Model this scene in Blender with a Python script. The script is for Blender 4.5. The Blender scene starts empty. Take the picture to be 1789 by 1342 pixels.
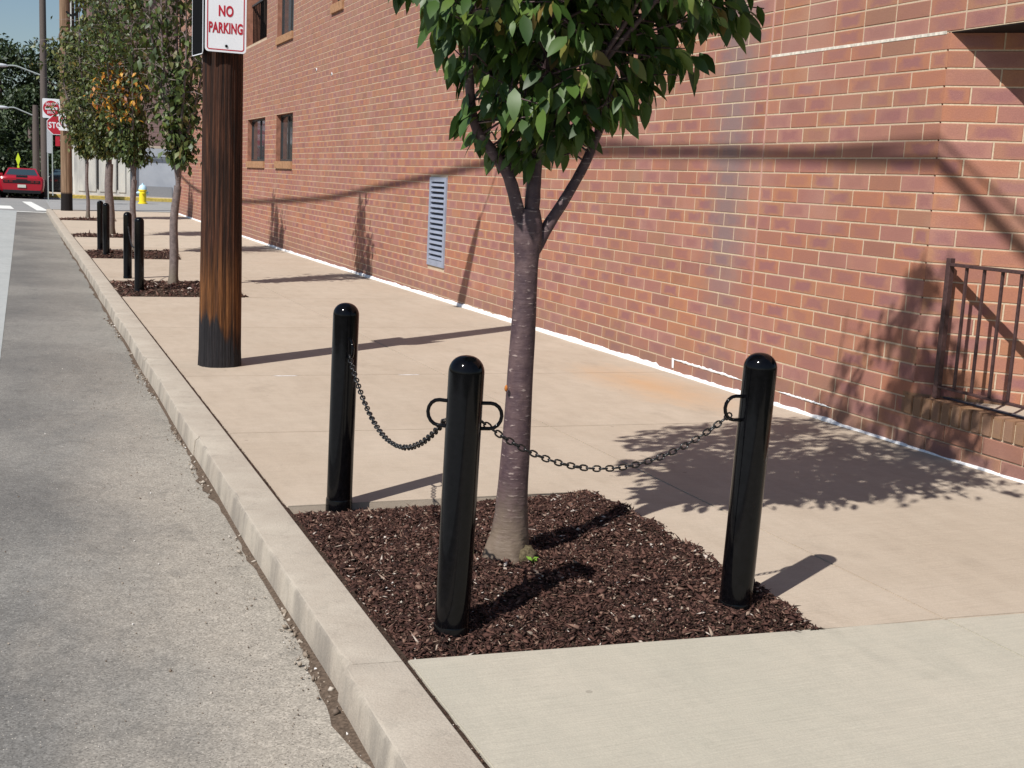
import bpy, bmesh, math, random
import numpy as np
from mathutils import Vector, Matrix
random.seed(7); rng = np.random.default_rng(7)
R = math.radians
S = bpy.context.scene
COL = S.collection
# ------------------------------------------------------------ camera
cam = bpy.data.objects.new('camera', bpy.data.cameras.new('camera'))
COL.objects.link(cam)
M = Matrix(((0.92849474, 0.01521904, -0.37103355, -1.0733),
            (-0.36812909, 0.16894566, -0.91429664, 0.0),
            (0.04876979, 0.98550786, 0.16246773, 1.4383),
            (0, 0, 0, 1)))
cam.matrix_world = M
cam.data.lens = 42.786; cam.data.sensor_width = 36.0
cam.data.clip_start = 0.05; cam.data.clip_end = 1500
S.camera = cam
# ------------------------------------------------------------ light
SUN_AZ, SUN_EL = R(56.8), R(47.8)            # direction the light travels, from +Y towards +X
w = bpy.data.worlds.new('World'); S.world = w; w.use_nodes = True
wn = w.node_tree.nodes; wl = w.node_tree.links
bg = wn['Background']; sky = wn.new('ShaderNodeTexSky'); sky.sky_type = 'NISHITA'
sky.sun_disc = False; sky.sun_elevation = SUN_EL; sky.sun_rotation = SUN_AZ + math.pi
sky.air_density = 1.0; sky.dust_density = 0.6; sky.ozone_density = 2.5
wl.new(sky.outputs[0], bg.inputs[0]); bg.inputs[1].default_value = 0.07
sun = bpy.data.objects.new('sun', bpy.data.lights.new('sun', 'SUN')); COL.objects.link(sun)
sun.data.energy = 4.85; sun.data.angle = R(0.5); sun.data.color = (1.0, 0.96, 0.91)
d = Vector((math.sin(SUN_AZ)*math.cos(SUN_EL), math.cos(SUN_AZ)*math.cos(SUN_EL), -math.sin(SUN_EL)))
sun.rotation_euler = d.to_track_quat('-Z', 'Y').to_euler()
S.view_settings.view_transform = 'Standard'; S.view_settings.look = 'None'
S.view_settings.exposure = 0.22; S.view_settings.gamma = 1.0
S.view_settings.use_curve_mapping = False

# ------------------------------------------------------------ helpers
def prof(y):
    g = -0.0075676
    if y < 20: return g*y
    t = min((y-20)/10, 1); return g*20 + g*10*(t-t*t/2)
def gz(x, y): return prof(y) + 0.0118 + 0.011*max(min(x, 4), 0)

def tag(o, label=None, cat=None, group=None, kind=None):
    if label: o['label'] = label
    if cat: o['category'] = cat
    if group: o['group'] = group
    if kind: o['kind'] = kind
    return o
def empty(name, loc=(0, 0, 0), rz=0.0):
    o = bpy.data.objects.new(name, None); COL.objects.link(o)
    o.location = loc; o.rotation_euler = (0, 0, rz); return o
def link(name, me, mat=None, parent=None, loc=None, rot=None):
    if mat is not None and len(me.materials) == 0:
        for m in (mat if isinstance(mat, (list, tuple)) else [mat]): me.materials.append(m)
    o = bpy.data.objects.new(name, me); COL.objects.link(o)
    if parent: o.parent = parent
    if loc is not None: o.location = loc
    if rot is not None: o.rotation_euler = rot
    return o
def smooth(me, ang=None):
    me.polygons.foreach_set('use_smooth', [True]*len(me.polygons))
    if ang is not None:
        me.set_sharp_from_angle(angle=R(ang))
    return me
def bm_mesh(bm, name='m', sm=None):
    bmesh.ops.recalc_face_normals(bm, faces=bm.faces)
    me = bpy.data.meshes.new(name); bm.to_mesh(me); bm.free()
    if sm: smooth(me, sm)
    return me
def pyd(name, v, f):
    me = bpy.data.meshes.new(name); me.from_pydata([tuple(map(float, a)) for a in v], [], f); me.update(); return me
def box(bm, x0, x1, y0, y1, z0, z1, mtx=None):
    vs = [bm.verts.new(Vector((x, y, z)) if mtx is None else mtx @ Vector((x, y, z))) for z in (z0, z1) for y in (y0, y1) for x in (x0, x1)]
    for a in ((0, 2, 3, 1), (4, 5, 7, 6), (0, 1, 5, 4), (2, 6, 7, 3), (0, 4, 6, 2), (1, 3, 7, 5)):
        bm.faces.new([vs[i] for i in a])
    return vs
def box_mesh(x0, x1, y0, y1, z0, z1, bev=0.0, seg=1):
    bm = bmesh.new(); box(bm, x0, x1, y0, y1, z0, z1)
    if bev: bmesh.ops.bevel(bm, geom=bm.edges[:], offset=bev, segments=seg, affect='EDGES', profile=.6)
    return bm_mesh(bm, 'box')
def quad(bm, pts): bm.faces.new([bm.verts.new(p) for p in pts])
def lathe(prof_, n=24, wob=None, axis=None):
    """prof_: list (r,z) or (r,z,cx,cy)"""
    v = []; f = []
    for i, p in enumerate(prof_):
        r, z = p[0], p[1]; cx, cy = (p[2], p[3]) if len(p) > 2 else (0, 0)
        for k in range(n):
            a = 2*math.pi*k/n; rr = r*(wob(a, z) if wob else 1)
            v.append((cx+rr*math.cos(a), cy+rr*math.sin(a), z))
    for i in range(len(prof_)-1):
        for k in range(n):
            f.append((i*n+k, i*n+(k+1) % n, (i+1)*n+(k+1) % n, (i+1)*n+k))
    f.append(tuple(range(n-1, -1, -1))); b = (len(prof_)-1)*n; f.append(tuple(b+k for k in range(n)))
    return v, f
def tube_data(pts, rad, n=8, wob=0.0, closed=False):
    pts = [Vector(p) for p in pts]; m = len(pts)
    if not hasattr(rad, '__len__'): rad = [rad]*m
    v = []; f = []; up = None
    for i, p in enumerate(pts):
        if closed: t = (pts[(i+1) % m]-pts[i-1]).normalized()
        else: t = (pts[min(i+1, m-1)]-pts[max(i-1, 0)]).normalized()
        if up is None:
            a = Vector((0, 0, 1)) if abs(t.z) < .9 else Vector((1, 0, 0)); up = (a - t*a.dot(t)).normalized()
        else: up = (up - t*up.dot(t)).normalized()
        sd = t.cross(up)
        for k in range(n):
            an = 2*math.pi*k/n; rr = rad[i]*(1+wob*(random.random()-.5))
            v.append(p+(up*math.cos(an)+sd*math.sin(an))*rr)
    mm = m if closed else m-1
    for i in range(mm):
        for k in range(n):
            f.append((i*n+k, i*n+(k+1) % n, ((i+1) % m)*n+(k+1) % n, ((i+1) % m)*n+k))
    if not closed:
        f.append(tuple(range(n-1, -1, -1))); b = (m-1)*n; f.append(tuple(b+k for k in range(n)))
    return v, f
def join(parts):
    V = []; F = []
    for v, f in parts:
        b = len(V); V += [tuple(a) for a in v]; F += [tuple(i+b for i in q) for q in f]
    return V, F
def tube(name, pts, rad, mat, parent=None, n=8, closed=False, wob=0.0):
    v, f = tube_data(pts, rad, n, wob, closed); me = pyd(name, v, f); smooth(me, 50)
    return link(name, me, mat, parent)
def spline(pts, n=6):
    out = []; P = [Vector(p) for p in pts]
    for i in range(len(P)-1):
        a, b, c, e = P[max(i-1, 0)], P[i], P[i+1], P[min(i+2, len(P)-1)]
        for k in range(n):
            t = k/n
            out.append(.5*((2*b)+(-a+c)*t+(2*a-5*b+4*c-e)*t*t+(-a+3*b-3*c+e)*t**3))
    out.append(P[-1]); return out
def text_mesh(s, size, ext=0.0006, bold=0.0, sx=1.0):
    c = bpy.data.curves.new('t', 'FONT'); c.body = s; c.size = size; c.align_x = 'CENTER'; c.align_y = 'BOTTOM_BASELINE'
    c.extrude = ext; c.offset = bold; c.resolution_u = 4; c.space_character = 1.05
    o = bpy.data.objects.new('t', c); COL.objects.link(o)
    bpy.context.view_layer.update()
    me = bpy.data.meshes.new_from_object(o.evaluated_get(bpy.context.evaluated_depsgraph_get()))
    bpy.data.objects.remove(o); bpy.data.curves.remove(c)
    for v in me.vertices: v.co.x *= sx
    me.materials.clear()
    return me

# ------------------------------------------------------------ material helpers
class NT:
    def __init__(s, name):
        s.m = bpy.data.materials.new(name); s.m.use_nodes = True; s.t = s.m.node_tree
        s.b = s.t.nodes['Principled BSDF']; s.out = s.t.nodes['Material Output']
        s.co = s.n('ShaderNodeTexCoord'); s.geo = s.n('ShaderNodeNewGeometry')
    def n(s, ty, **kw):
        q = s.t.nodes.new(ty)
        for k, v in kw.items(): setattr(q, k, v)
        return q
    def l(s, a, b): s.t.links.new(a, b)
    def vec(s, space='P', scale=(1, 1, 1)):
        src = {'P': s.geo.outputs['Position'], 'O': s.co.outputs['Object'], 'U': s.co.outputs['UV'], 'G': s.co.outputs['Generated']}[space]
        if tuple(scale) == (1, 1, 1): return src
        q = s.n('ShaderNodeVectorMath', operation='MULTIPLY'); s.l(src, q.inputs[0]); q.inputs[1].default_value = scale; return q.outputs[0]
    def noise(s, scale, vec=None, det=4, rough=.55, dist=0.0):
        q = s.n('ShaderNodeTexNoise'); q.inputs['Scale'].default_value = scale; q.inputs['Detail'].default_value = det
        q.inputs['Roughness'].default_value = rough; q.inputs['Distortion'].default_value = dist
        s.l(vec if vec is not None else s.geo.outputs['Position'], q.inputs['Vector']); return q.outputs[0]
    def vor(s, scale, vec=None, feat='F1', out='Distance', rnd=1.0):
        q = s.n('ShaderNodeTexVoronoi', feature=feat); q.inputs['Scale'].default_value = scale; q.inputs['Randomness'].default_value = rnd
        s.l(vec if vec is not None else s.geo.outputs['Position'], q.inputs['Vector']); return q.outputs[out]
    def ramp(s, fac, stops, interp='LINEAR'):
        q = s.n('ShaderNodeValToRGB'); q.color_ramp.interpolation = interp
        e = q.color_ramp.elements
        while len(e) < len(stops): e.new(.5)
        for k, (p, c) in zip(e, stops):
            k.position = p; k.color = tuple(c)+(1,) if hasattr(c, '__len__') else (c, c, c, 1)
        s.l(fac, q.inputs[0]); return q.outputs[0]
    def mix(s, fac, a, b, mode='MIX'):
        q = s.n('ShaderNodeMix', data_type='RGBA', blend_type=mode)
        for ii, v in ((0, fac), (6, a), (7, b)):
            inp = q.inputs[ii]
            if hasattr(v, 'links'): s.l(v, inp)
            elif hasattr(v, '__len__'): inp.default_value = tuple(v)+(1,)
            else: inp.default_value = v if ii == 0 else (v, v, v, 1)
        return q.outputs[2]
    def math(s, op, a, b=0.0, c=None, clamp=False):
        q = s.n('ShaderNodeMath', operation=op); q.use_clamp = clamp
        for i, v in enumerate((a, b) if c is None else (a, b, c)):
            if hasattr(v, 'links'): s.l(v, q.inputs[i])
            else: q.inputs[i].default_value = v
        return q.outputs[0]
    def xyz(s, v=None):
        q = s.n('ShaderNodeSeparateXYZ'); s.l(v if v is not None else s.geo.outputs['Position'], q.inputs[0]); return q.outputs
    def rnd(s):                                   # per object + per island
        o = s.n('ShaderNodeObjectInfo').outputs['Random']
        return s.math('FRACT', s.math('ADD', o, s.geo.outputs['Random Per Island']))
    def color(s, c):
        if hasattr(c, 'links'): s.l(c, s.b.inputs['Base Color'])
        else: s.b.inputs['Base Color'].default_value = tuple(c)+(1,)
    def set(s, rough=.8, spec=.3, metal=0.0):
        if hasattr(rough, 'links'): s.l(rough, s.b.inputs['Roughness'])
        else: s.b.inputs['Roughness'].default_value = rough
        s.b.inputs['Specular IOR Level'].default_value = spec; s.b.inputs['Metallic'].default_value = metal
    def bump(s, h, strength=.3, dist=.01):
        q = s.n('ShaderNodeBump'); q.inputs['Strength'].default_value = strength; q.inputs['Distance'].default_value = dist
        s.l(h, q.inputs['Height']); s.l(q.outputs[0], s.b.inputs['Normal']); return q
MATS = {}
def plain(name, c, rough=.6, spec=.4, metal=0.0, var=.12, scale=30, bump=.1):
    if name in MATS: return MATS[name]
    t = NT(name); n = t.noise(scale); 
    a = tuple(x*(1-var) for x in c); b = tuple(min(1, x*(1+var)) for x in c)
    t.color(t.ramp(n, [(.3, a), (.7, b)])); t.set(rough, spec, metal)
    if bump: t.bump(n, bump, .004)
    MATS[name] = t.m; return t.m

def m_concrete(name, a, b, dark, patch=None):
    t = NT(name)
    big = t.noise(.9, det=5, rough=.6); mid = t.noise(9, t.vec('P', (1, .35, 1)), det=5, rough=.65); fine = t.noise(170, det=3)
    c = t.mix(t.ramp(big, [(.35, 0.0), (.68, 1.0)]), a, b)
    c = t.mix(t.math('MULTIPLY', t.ramp(mid, [(.42, 0.0), (.75, 1.0)]), .42), c, dark)
    q = t.n('ShaderNodeObjectInfo').outputs['Random']
    c = t.mix(t.math('MULTIPLY', q, .10), c, dark)
    c = t.mix(.5, c, t.ramp(fine, [(.3, .72), (.7, 1.0)]), 'MULTIPLY')
    st = t.vor(38, out='Distance'); c = t.mix(t.math('MULTIPLY', t.math('LESS_THAN', st, .055), .35), c, (.10, .08, .06))
    br = t.noise(1.0, t.vec('P', (5, 130, 5)), det=3); c = t.mix(.30, c, t.ramp(br, [(.3, .72), (.65, 1.08)]), 'MULTIPLY')
    gum = t.vor(3.1, out='Distance'); c = t.mix(t.math('MULTIPLY', t.math('LESS_THAN', gum, .035), .35), c, (.12, .10, .085))
    # worn, irregular stains
    sn = t.noise(2.3, t.vec('P', (1, .6, 1)), det=6, rough=.7)
    c = t.mix(t.math('MULTIPLY', t.ramp(sn, [(.58, 0.0), (.72, 1.0)]), .28), c, tuple(x*.62 for x in dark))
    if patch:
        px, py, pr, pc = patch
        x = t.xyz(); dx = t.math('MULTIPLY', t.math('SUBTRACT', x[0], px), 1.0); dy = t.math('MULTIPLY', t.math('SUBTRACT', x[1], py), .35)
        dd = t.math('SQRT', t.math('ADD', t.math('MULTIPLY', dx, dx), t.math('MULTIPLY', dy, dy)))
        dd = t.math('ADD', dd, t.math('MULTIPLY', t.math('SUBTRACT', mid, .5), .5))
        c = t.mix(t.math('MULTIPLY', t.ramp(dd, [(0.0, 1.0), (pr, 0.0)]), .55), c, pc)
    t.color(c); t.set(.88, .2)
    t.bump(t.math('ADD', t.math('ADD', t.math('MULTIPLY', fine, .6), mid), t.math('MULTIPLY', br, .5)), .25, .006)
    return t.m
CONC_TAN = m_concrete('concrete_tan', (.462, .382, .297), (.510, .430, .342), (.365, .298, .228), patch=(3.3, 8.0, .45, (.50, .27, .11)))
CONC_GREY = m_concrete('concrete_grey', (.455, .425, .345), (.500, .455, .372), (.37, .35, .29))
CONC_FAR = m_concrete('concrete_far', (.50, .43, .34), (.53, .45, .36), (.42, .35, .28))
CONC_KERB = m_concrete('concrete_kerb', (.375, .330, .272), (.44, .392, .325), (.25, .22, .185))

def m_kerb():
    t = NT('kerb_concrete'); x = t.xyz(); n = t.noise(3.2, det=6, rough=.7); f = t.noise(150, det=3); st = t.noise(1.0, t.vec('P', (6, 5, 1.2)), det=5, rough=.7)
    c = t.mix(t.ramp(n, [(.35, 0.0), (.65, 1.0)]), (.385, .335, .275), (.455, .405, .335))
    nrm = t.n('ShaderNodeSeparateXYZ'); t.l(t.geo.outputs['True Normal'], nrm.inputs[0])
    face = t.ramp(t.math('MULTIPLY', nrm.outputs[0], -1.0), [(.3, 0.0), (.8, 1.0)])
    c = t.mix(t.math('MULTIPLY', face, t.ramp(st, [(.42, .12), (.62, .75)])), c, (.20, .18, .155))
    n2 = t.noise(11, det=6, rough=.75); c = t.mix(t.math('MULTIPLY', t.ramp(n2, [(.55, 0.0), (.72, 1.0)]), .5), c, (.25, .225, .19))
    c = t.mix(.55, c, t.ramp(f, [(.3, .72), (.7, 1.05)]), 'MULTIPLY')
    v = t.vor(60); c = t.mix(t.math('MULTIPLY', t.math('LESS_THAN', v, .09), .5), c, (.14, .12, .10))
    t.color(c); t.set(.9, .2); t.bump(t.math('ADD', n2, f), .4, .006); return t.m
CONC_KERB = m_kerb()
def m_asphalt():
    t = NT('asphalt')
    x = t.xyz(); big = t.noise(.55, det=6, rough=.62); b2 = t.noise(1.7, t.vec('P', (1, .5, 1)), det=6, rough=.65)
    c = t.mix(t.ramp(big, [(.38, 0.0), (.60, 1.0)]), (.160, .155, .145), (.245, .236, .215))
    c = t.mix(t.math('MULTIPLY', t.ramp(b2, [(.45, 0.0), (.7, 1.0)]), .5), c, (.150, .148, .142))
    # pale dusty run of the gutter side
    e = t.math('ADD', x[0], t.math('MULTIPLY', t.math('SUBTRACT', b2, .5), 1.3))
    near = t.ramp(t.math('MULTIPLY', x[1], .08), [(.15, 1.0), (.95, .25)])
    c = t.mix(t.math('MULTIPLY', t.math('MULTIPLY', t.ramp(t.math('ADD', e, 1.2), [(.15, 0.0), (.75, 1.0)]), near), .85), c, (.43, .385, .320))
    g = t.vor(190, out='Color'); gg = t.n('ShaderNodeSeparateColor'); t.l(g, gg.inputs[0])
    c = t.mix(.6, c, t.ramp(gg.outputs[0], [(0.0, .45), (.35, .88), (.7, 1.05), (1.0, 1.55)]), 'MULTIPLY')
    h1 = t.noise(16, det=6, rough=.75); c = t.mix(.40, c, t.ramp(h1, [(.35, .62), (.65, 1.15)]), 'MULTIPLY')
    h2 = t.noise(5, t.vec('P', (1, .7, 1)), det=6, rough=.7); c = t.mix(t.math('MULTIPLY', t.ramp(h2, [(.55, 0.0), (.68, 1.0)]), .35), c, (.12, .115, .105))
    g2 = t.vor(70); c = t.mix(t.math('MULTIPLY', t.math('LESS_THAN', g2, .17), .65), c, (.075, .07, .065))
    g3 = t.vor(47, t.vec('P', (1.1, .9, 1))); c = t.mix(t.math('MULTIPLY', t.math('LESS_THAN', g3, .09), .8), c, (.62, .57, .49))
    t.color(c); t.set(.92, .15); t.bump(t.math('ADD', t.math('MULTIPLY', gg.outputs[0], .5), h1), .45, .006)
    return t.m
ASPHALT = m_asphalt()
LANE = m_concrete('lane_concrete', (.40, .42, .41), (.44, .46, .45), (.30, .32, .32))
STREET2 = m_concrete('cross_asphalt', (.28, .28, .27), (.32, .31, .30), (.22, .22, .22))
SOIL = plain('soil', (.045, .03, .022), .95, .1, var=.5, scale=60, bump=.6)
GRIT = plain('grit', (.105, .078, .058), .95, .1, var=.45, scale=90, bump=.6)

def m_brick():
    t = NT('brick_face'); r = t.rnd()
    uv = t.xyz(t.vec('U')); x = t.xyz()
    n1 = t.noise(14, det=4); n2 = t.noise(2.2, det=4); n3 = t.noise(120, det=3)
    base = t.ramp(r, [(0.0, (.340, .155, .106)), (.15, (.400, .172, .102)), (.3, (.360, .168, .118)), (.45, (.345, .180, .114)), (.6, (.415, .188, .102)), (.75, (.375, .185, .148)), (.88, (.335, .152, .118)), (1.0, (.425, .195, .118))])
    # darker purple heart left by the kiln, the rim stays orange
    dx = t.math('ABSOLUTE', t.math('SUBTRACT', uv[0], .5)); dy = t.math('ABSOLUTE', t.math('SUBTRACT', uv[1], .5))
    rr = t.math('ADD', t.math('MAXIMUM', dx, dy), t.math('MULTIPLY', t.math('SUBTRACT', n1, .5), .45))
    r2 = t.math('FRACT', t.math('MULTIPLY', r, 7.31))
    heart = t.math('MULTIPLY', t.ramp(rr, [(.20, 1.0), (.40, 0.0)]), t.ramp(r2, [(.05, .15), (.9, .95)]))
    c = t.mix(heart, base, (.285, .128, .122))
    r3 = t.math('FRACT', t.math('MULTIPLY', r, 23.7))
    c = t.mix(t.math('MULTIPLY', t.math('GREATER_THAN', r3, .93), .25), c, (.17, .085, .06))
    # broad weathering: paler lime bloom in patches, browner towards the upper storeys
    c = t.mix(t.math('MULTIPLY', t.ramp(n2, [(.52, 0.0), (.74, 1.0)]), .30), c, (.44, .28, .22))
    up = t.ramp(t.math('ADD', t.math('MULTIPLY', x[2], .2), t.math('MULTIPLY', n2, .2)), [(.45, 0.0), (.95, 1.0)])
    c = t.mix(t.math('MULTIPLY', up, .45), c, (.315, .19, .14))
    # grey-blue wash beside the control joint
    s = t.math('ABSOLUTE', t.math('ADD', t.math('SUBTRACT', x[1], 7.92), t.math('MULTIPLY', t.math('SUBTRACT', n1, .5), .35)))
    zz = t.ramp(t.math('MULTIPLY', x[2], .5), [(.25, .35), (.55, 1.0)])
    c = t.mix(t.math('MULTIPLY', t.math('MULTIPLY', t.ramp(s, [(.06, 1.0), (.36, 0.0)]), zz), .62), c, (.19, .165, .17))
    row = t.math('MULTIPLY', t.math('MULTIPLY', t.math('GREATER_THAN', x[2], .203), t.math('LESS_THAN', x[2], .335)), t.math('LESS_THAN', x[1], 5.78))
    c = t.mix(t.math('MULTIPLY', row, .6), c, (.24, .165, .085))
    ft = t.ramp(t.math('ADD', x[2], t.math('MULTIPLY', t.math('SUBTRACT', n2, .5), .5)), [(.05, 1.0), (.30, 0.0)]); c = t.mix(t.math('MULTIPLY', ft, .45), c, (.225, .145, .115))
    gr = t.noise(1.0, t.vec('P', (1, 1.1, .35)), det=6, rough=.7); c = t.mix(t.math('MULTIPLY', t.ramp(gr, [(.5, 0.0), (.72, 1.0)]), .35), c, (.22, .125, .095))
    # lime droplets and specks
    sp = t.vor(55); c = t.mix(t.math('MULTIPLY', t.math('LESS_THAN', sp, .05), .55), c, (.6, .5, .4))
    c = t.mix(.4, c, t.ramp(n3, [(.25, .7), (.75, 1.05)]), 'MULTIPLY')
    t.color(c); t.set(.86, .22); t.bump(t.math('ADD', n3, n1), .35, .004)
    return t.m
BRICK = m_brick()
def m_mortar():
    t = NT('mortar'); n = t.noise(60, det=4); n2 = t.noise(3)
    t.color(t.mix(t.ramp(n2, [(.4, 0.0), (.7, 1.0)]), t.ramp(n, [(.3, (.45, .36, .25)), (.7, (.60, .49, .355))]), (.46, .34, .25)))
    t.set(.95, .1); t.bump(n, .4, .004); return t.m
MORTAR = m_mortar()
SEAL_W = plain('white_sealant', (.80, .80, .80), .55, .4, var=.06, scale=40, bump=.5)
SEAL_P = plain('pink_sealant', (.47, .27, .22), .6, .3, var=.1, scale=20)

def m_black():
    t = NT('gloss_black'); n = t.noise(3, t.vec('O', (1, 1, .4)), det=5); n2 = t.noise(50)
    t.color(t.ramp(n2, [(.3, (.0012, .0013, .0018)), (.75, (.0035, .0035, .0045))]))
    t.set(t.ramp(n, [(.3, .06), (.75, .13)]), .22); t.bump(n, .05, .01); return t.m
BLACK = m_black()
CHAIN = plain('black_chain', (.010, .0095, .010), .32, .5, var=.3, scale=80)
IRON = plain('brown_iron', (.062, .032, .030), .5, .4, var=.35, scale=40)

def m_pole():
    t = NT('creosoted_wood'); x = t.xyz(t.vec('O'))
    g = t.noise(1.0, t.vec('O', (55, 55, 1.6)), det=6, rough=.65, dist=.4); g2 = t.noise(1.0, t.vec('O', (14, 14, .8)), det=4)
    c = t.ramp(g, [(.30, (.003, .002, .002)), (.46, (.022, .009, .005)), (.58, (.060, .022, .011)), (.74, (.15, .060, .028))])
    # bare orange wood low on the trunk
    z = t.math('ADD', x[2], t.math('MULTIPLY', t.math('SUBTRACT', g2, .5), .5))
    ex = t.math('MULTIPLY', t.math('MULTIPLY', t.ramp(z, [(.22, 0.0), (.34, 1.0)]), t.ramp(z, [(.62, 1.0), (.95, 0.0)])), .85)
    ca = t.ramp(g, [(.30, (.012, .005, .003)), (.46, (.12, .045, .012)), (.66, (.27, .112, .035)), (.85, (.38, .18, .065))])
    c = t.mix(t.math('MULTIPLY', ex, t.ramp(g2, [(.35, .35), (.6, 1.0)])), c, ca)
    # tar dressing round the foot, higher on the road side
    tz = t.math('ADD', z, t.math('MULTIPLY', x[0], 1.05))
    c = t.mix(t.ramp(tz, [(.235, 1.0), (.30, 0.0)]), c, t.ramp(g, [(.3, (.008, .008, .010)), (.8, (.030, .026, .028))]))
    cr = t.noise(1.0, t.vec('O', (120, 120, 2.2)), det=4, rough=.7); c = t.mix(t.ramp(cr, [(.60, 0.0), (.66, .85)]), c, (.003, .002, .002))
    t.color(c); t.set(.75, .25); t.bump(t.math('SUBTRACT', g, cr), .9, .012); return t.m
POLE = m_pole()
def m_pole2():
    t = NT('weathered_pole'); g = t.noise(1.0, t.vec('O', (30, 30, 1)), det=5); z = t.xyz(t.vec('O'))[2]
    c = t.ramp(g, [(.3, (.10, .06, .035)), (.7, (.30, .20, .13))])
    c = t.mix(t.ramp(z, [(.55, 1.0), (.62, 0.0)]), c, (.012, .010, .010))
    t.color(c); t.set(.8, .2); t.bump(g, .5, .01); return t.m
POLE2 = m_pole2()
def m_bark(name, a, b, len_c, base_c, basez=.22):
    t = NT(name); x = t.xyz(t.vec('O'))
    n = t.noise(22, det=5); ln = t.noise(1.0, t.vec('O', (26, 26, 95)), det=3, rough=.5)
    c = t.mix(t.ramp(n, [(.35, 0.0), (.65, 1.0)]), a, b)
    c = t.mix(t.math('MULTIPLY', t.ramp(ln, [(.62, 0.0), (.70, 1.0)]), .75), c, len_c)
    zb = t.math('ADD', x[2], t.math('MULTIPLY', t.math('SUBTRACT', n, .5), .25))
    c = t.mix(t.ramp(zb, [(basez*.5, 1.0), (basez*1.5, 0.0)]), c, base_c)
    t.color(c); t.set(.6, .35); t.bump(t.math('ADD', n, t.math('MULTIPLY', ln, .6)), .5, .008); return t.m
BARK = m_bark('cherry_bark', (.060, .036, .042), (.110, .070, .070), (.38, .30, .27), (.15, .112, .082))
BARK2 = m_bark('grey_bark', (.11, .085, .080), (.18, .14, .13), (.25, .21, .19), (.16, .13, .10))
def m_leaf(name, stops, trans=.22, rough=.38):
    t = NT(name); r = t.rnd(); n = t.noise(18)
    c = t.ramp(r, stops, 'LINEAR'); c = t.mix(.35, c, t.ramp(n, [(.3, .7), (.7, 1.1)]), 'MULTIPLY')
    t.color(c); t.set(rough, .5)
    tr = t.n('ShaderNodeBsdfTranslucent'); t.l(t.mix(.5, c, (.10, .16, .02)), tr.inputs[0])
    mx = t.n('ShaderNodeMixShader'); mx.inputs[0].default_value = trans
    t.l(t.b.outputs[0], mx.inputs[1]); t.l(tr.outputs[0], mx.inputs[2]); t.l(mx.outputs[0], t.out.inputs[0]); return t.m
LEAF = m_leaf('cherry_leaf', [(0.0, (.024, .056, .012)), (.35, (.042, .090, .016)), (.7, (.072, .128, .022)), (.93, (.120, .175, .028)), (1.0, (.18, .12, .035))], .16, .48)
LEAF_A = m_leaf('young_leaf', [(0.0, (.032, .055, .016)), (.45, (.060, .095, .022)), (.85, (.115, .150, .035)), (1.0, (.13, .09, .03))], .15, .5)
LEAF_B = m_leaf('olive_leaf', [(0.0, (.036, .055, .016)), (.5, (.078, .100, .024)), (.9, (.15, .165, .04)), (1.0, (.19, .13, .03))], .15, .5)
LEAF_O = m_leaf('autumn_leaf', [(0.0, (.20, .045, .015)), (.35, (.50, .20, .02)), (.8, (.62, .34, .03)), (1.0, (.30, .05, .02))], .2, .5)
LEAF_D = m_leaf('dark_leaf', [(0.0, (.018, .034, .016)), (.6, (.035, .060, .022)), (1.0, (.065, .095, .028))], .1, .6)
def m_mulch():
    t = NT('mulch'); r = t.rnd()
    c = t.ramp(r, [(0.0, (.020, .010, .008)), (.3, (.046, .022, .017)), (.6, (.080, .038, .029)), (.85, (.125, .064, .048)), (.95, (.21, .13, .095)), (.985, (.34, .26, .20)), (1.0, (.62, .56, .50))])
    t.color(c); t.set(.85, .2); t.bump(t.noise(200), .4, .003); return t.m
MULCH = m_mulch()
def m_stone():
    t = NT('pebbles'); r = t.rnd()
    t.color(t.ramp(r, [(0.0, (.12, .09, .07)), (.5, (.28, .23, .18)), (.9, (.45, .40, .34)), (1.0, (.7, .68, .65))])); t.set(.85, .2); t.bump(t.noise(90), .4, .003); return t.m
STONE = m_stone()
GLASS = NT('window_glass'); GLASS.color((.035, .045, .052)); GLASS.set(.07, .6); GLASS.bump(GLASS.noise(3), .03, .01); GLASS = GLASS.m
BLIND = plain('blind', (.20, .22, .25), .6, .3, var=.2, scale=12)
FRAME = plain('window_frame', (.045, .042, .042), .5, .4)
SILL = plain('brick_sill', (.36, .20, .11), .8, .2, var=.2, scale=14)
VENT = plain('vent_metal', (.27, .30, .38), .45, .5, var=.1, scale=8)
DARK = plain('dark_void', (.012, .010, .010), .9, .1)
WHITE = plain('sign_white', (.74, .77, .80), .45, .4, var=.03, scale=6, bump=0)
RED = plain('sign_red', (.42, .018, .035), .45, .4, var=.08, scale=8, bump=0)
SBLACK = plain('sign_black', (.004, .004, .0045), .85, .08, bump=0)
GALV = plain('galvanised', (.33, .37, .36), .5, .5, var=.12)
YGREEN = plain('fluorescent_yellow', (.62, .80, .04), .5, .3, var=.04)
PAINTW = plain('road_paint', (.72, .72, .68), .8, .2, var=.15, scale=25)
PAINTY = plain('kerb_yellow', (.50, .38, .10), .8, .2, var=.25, scale=9)

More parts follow.
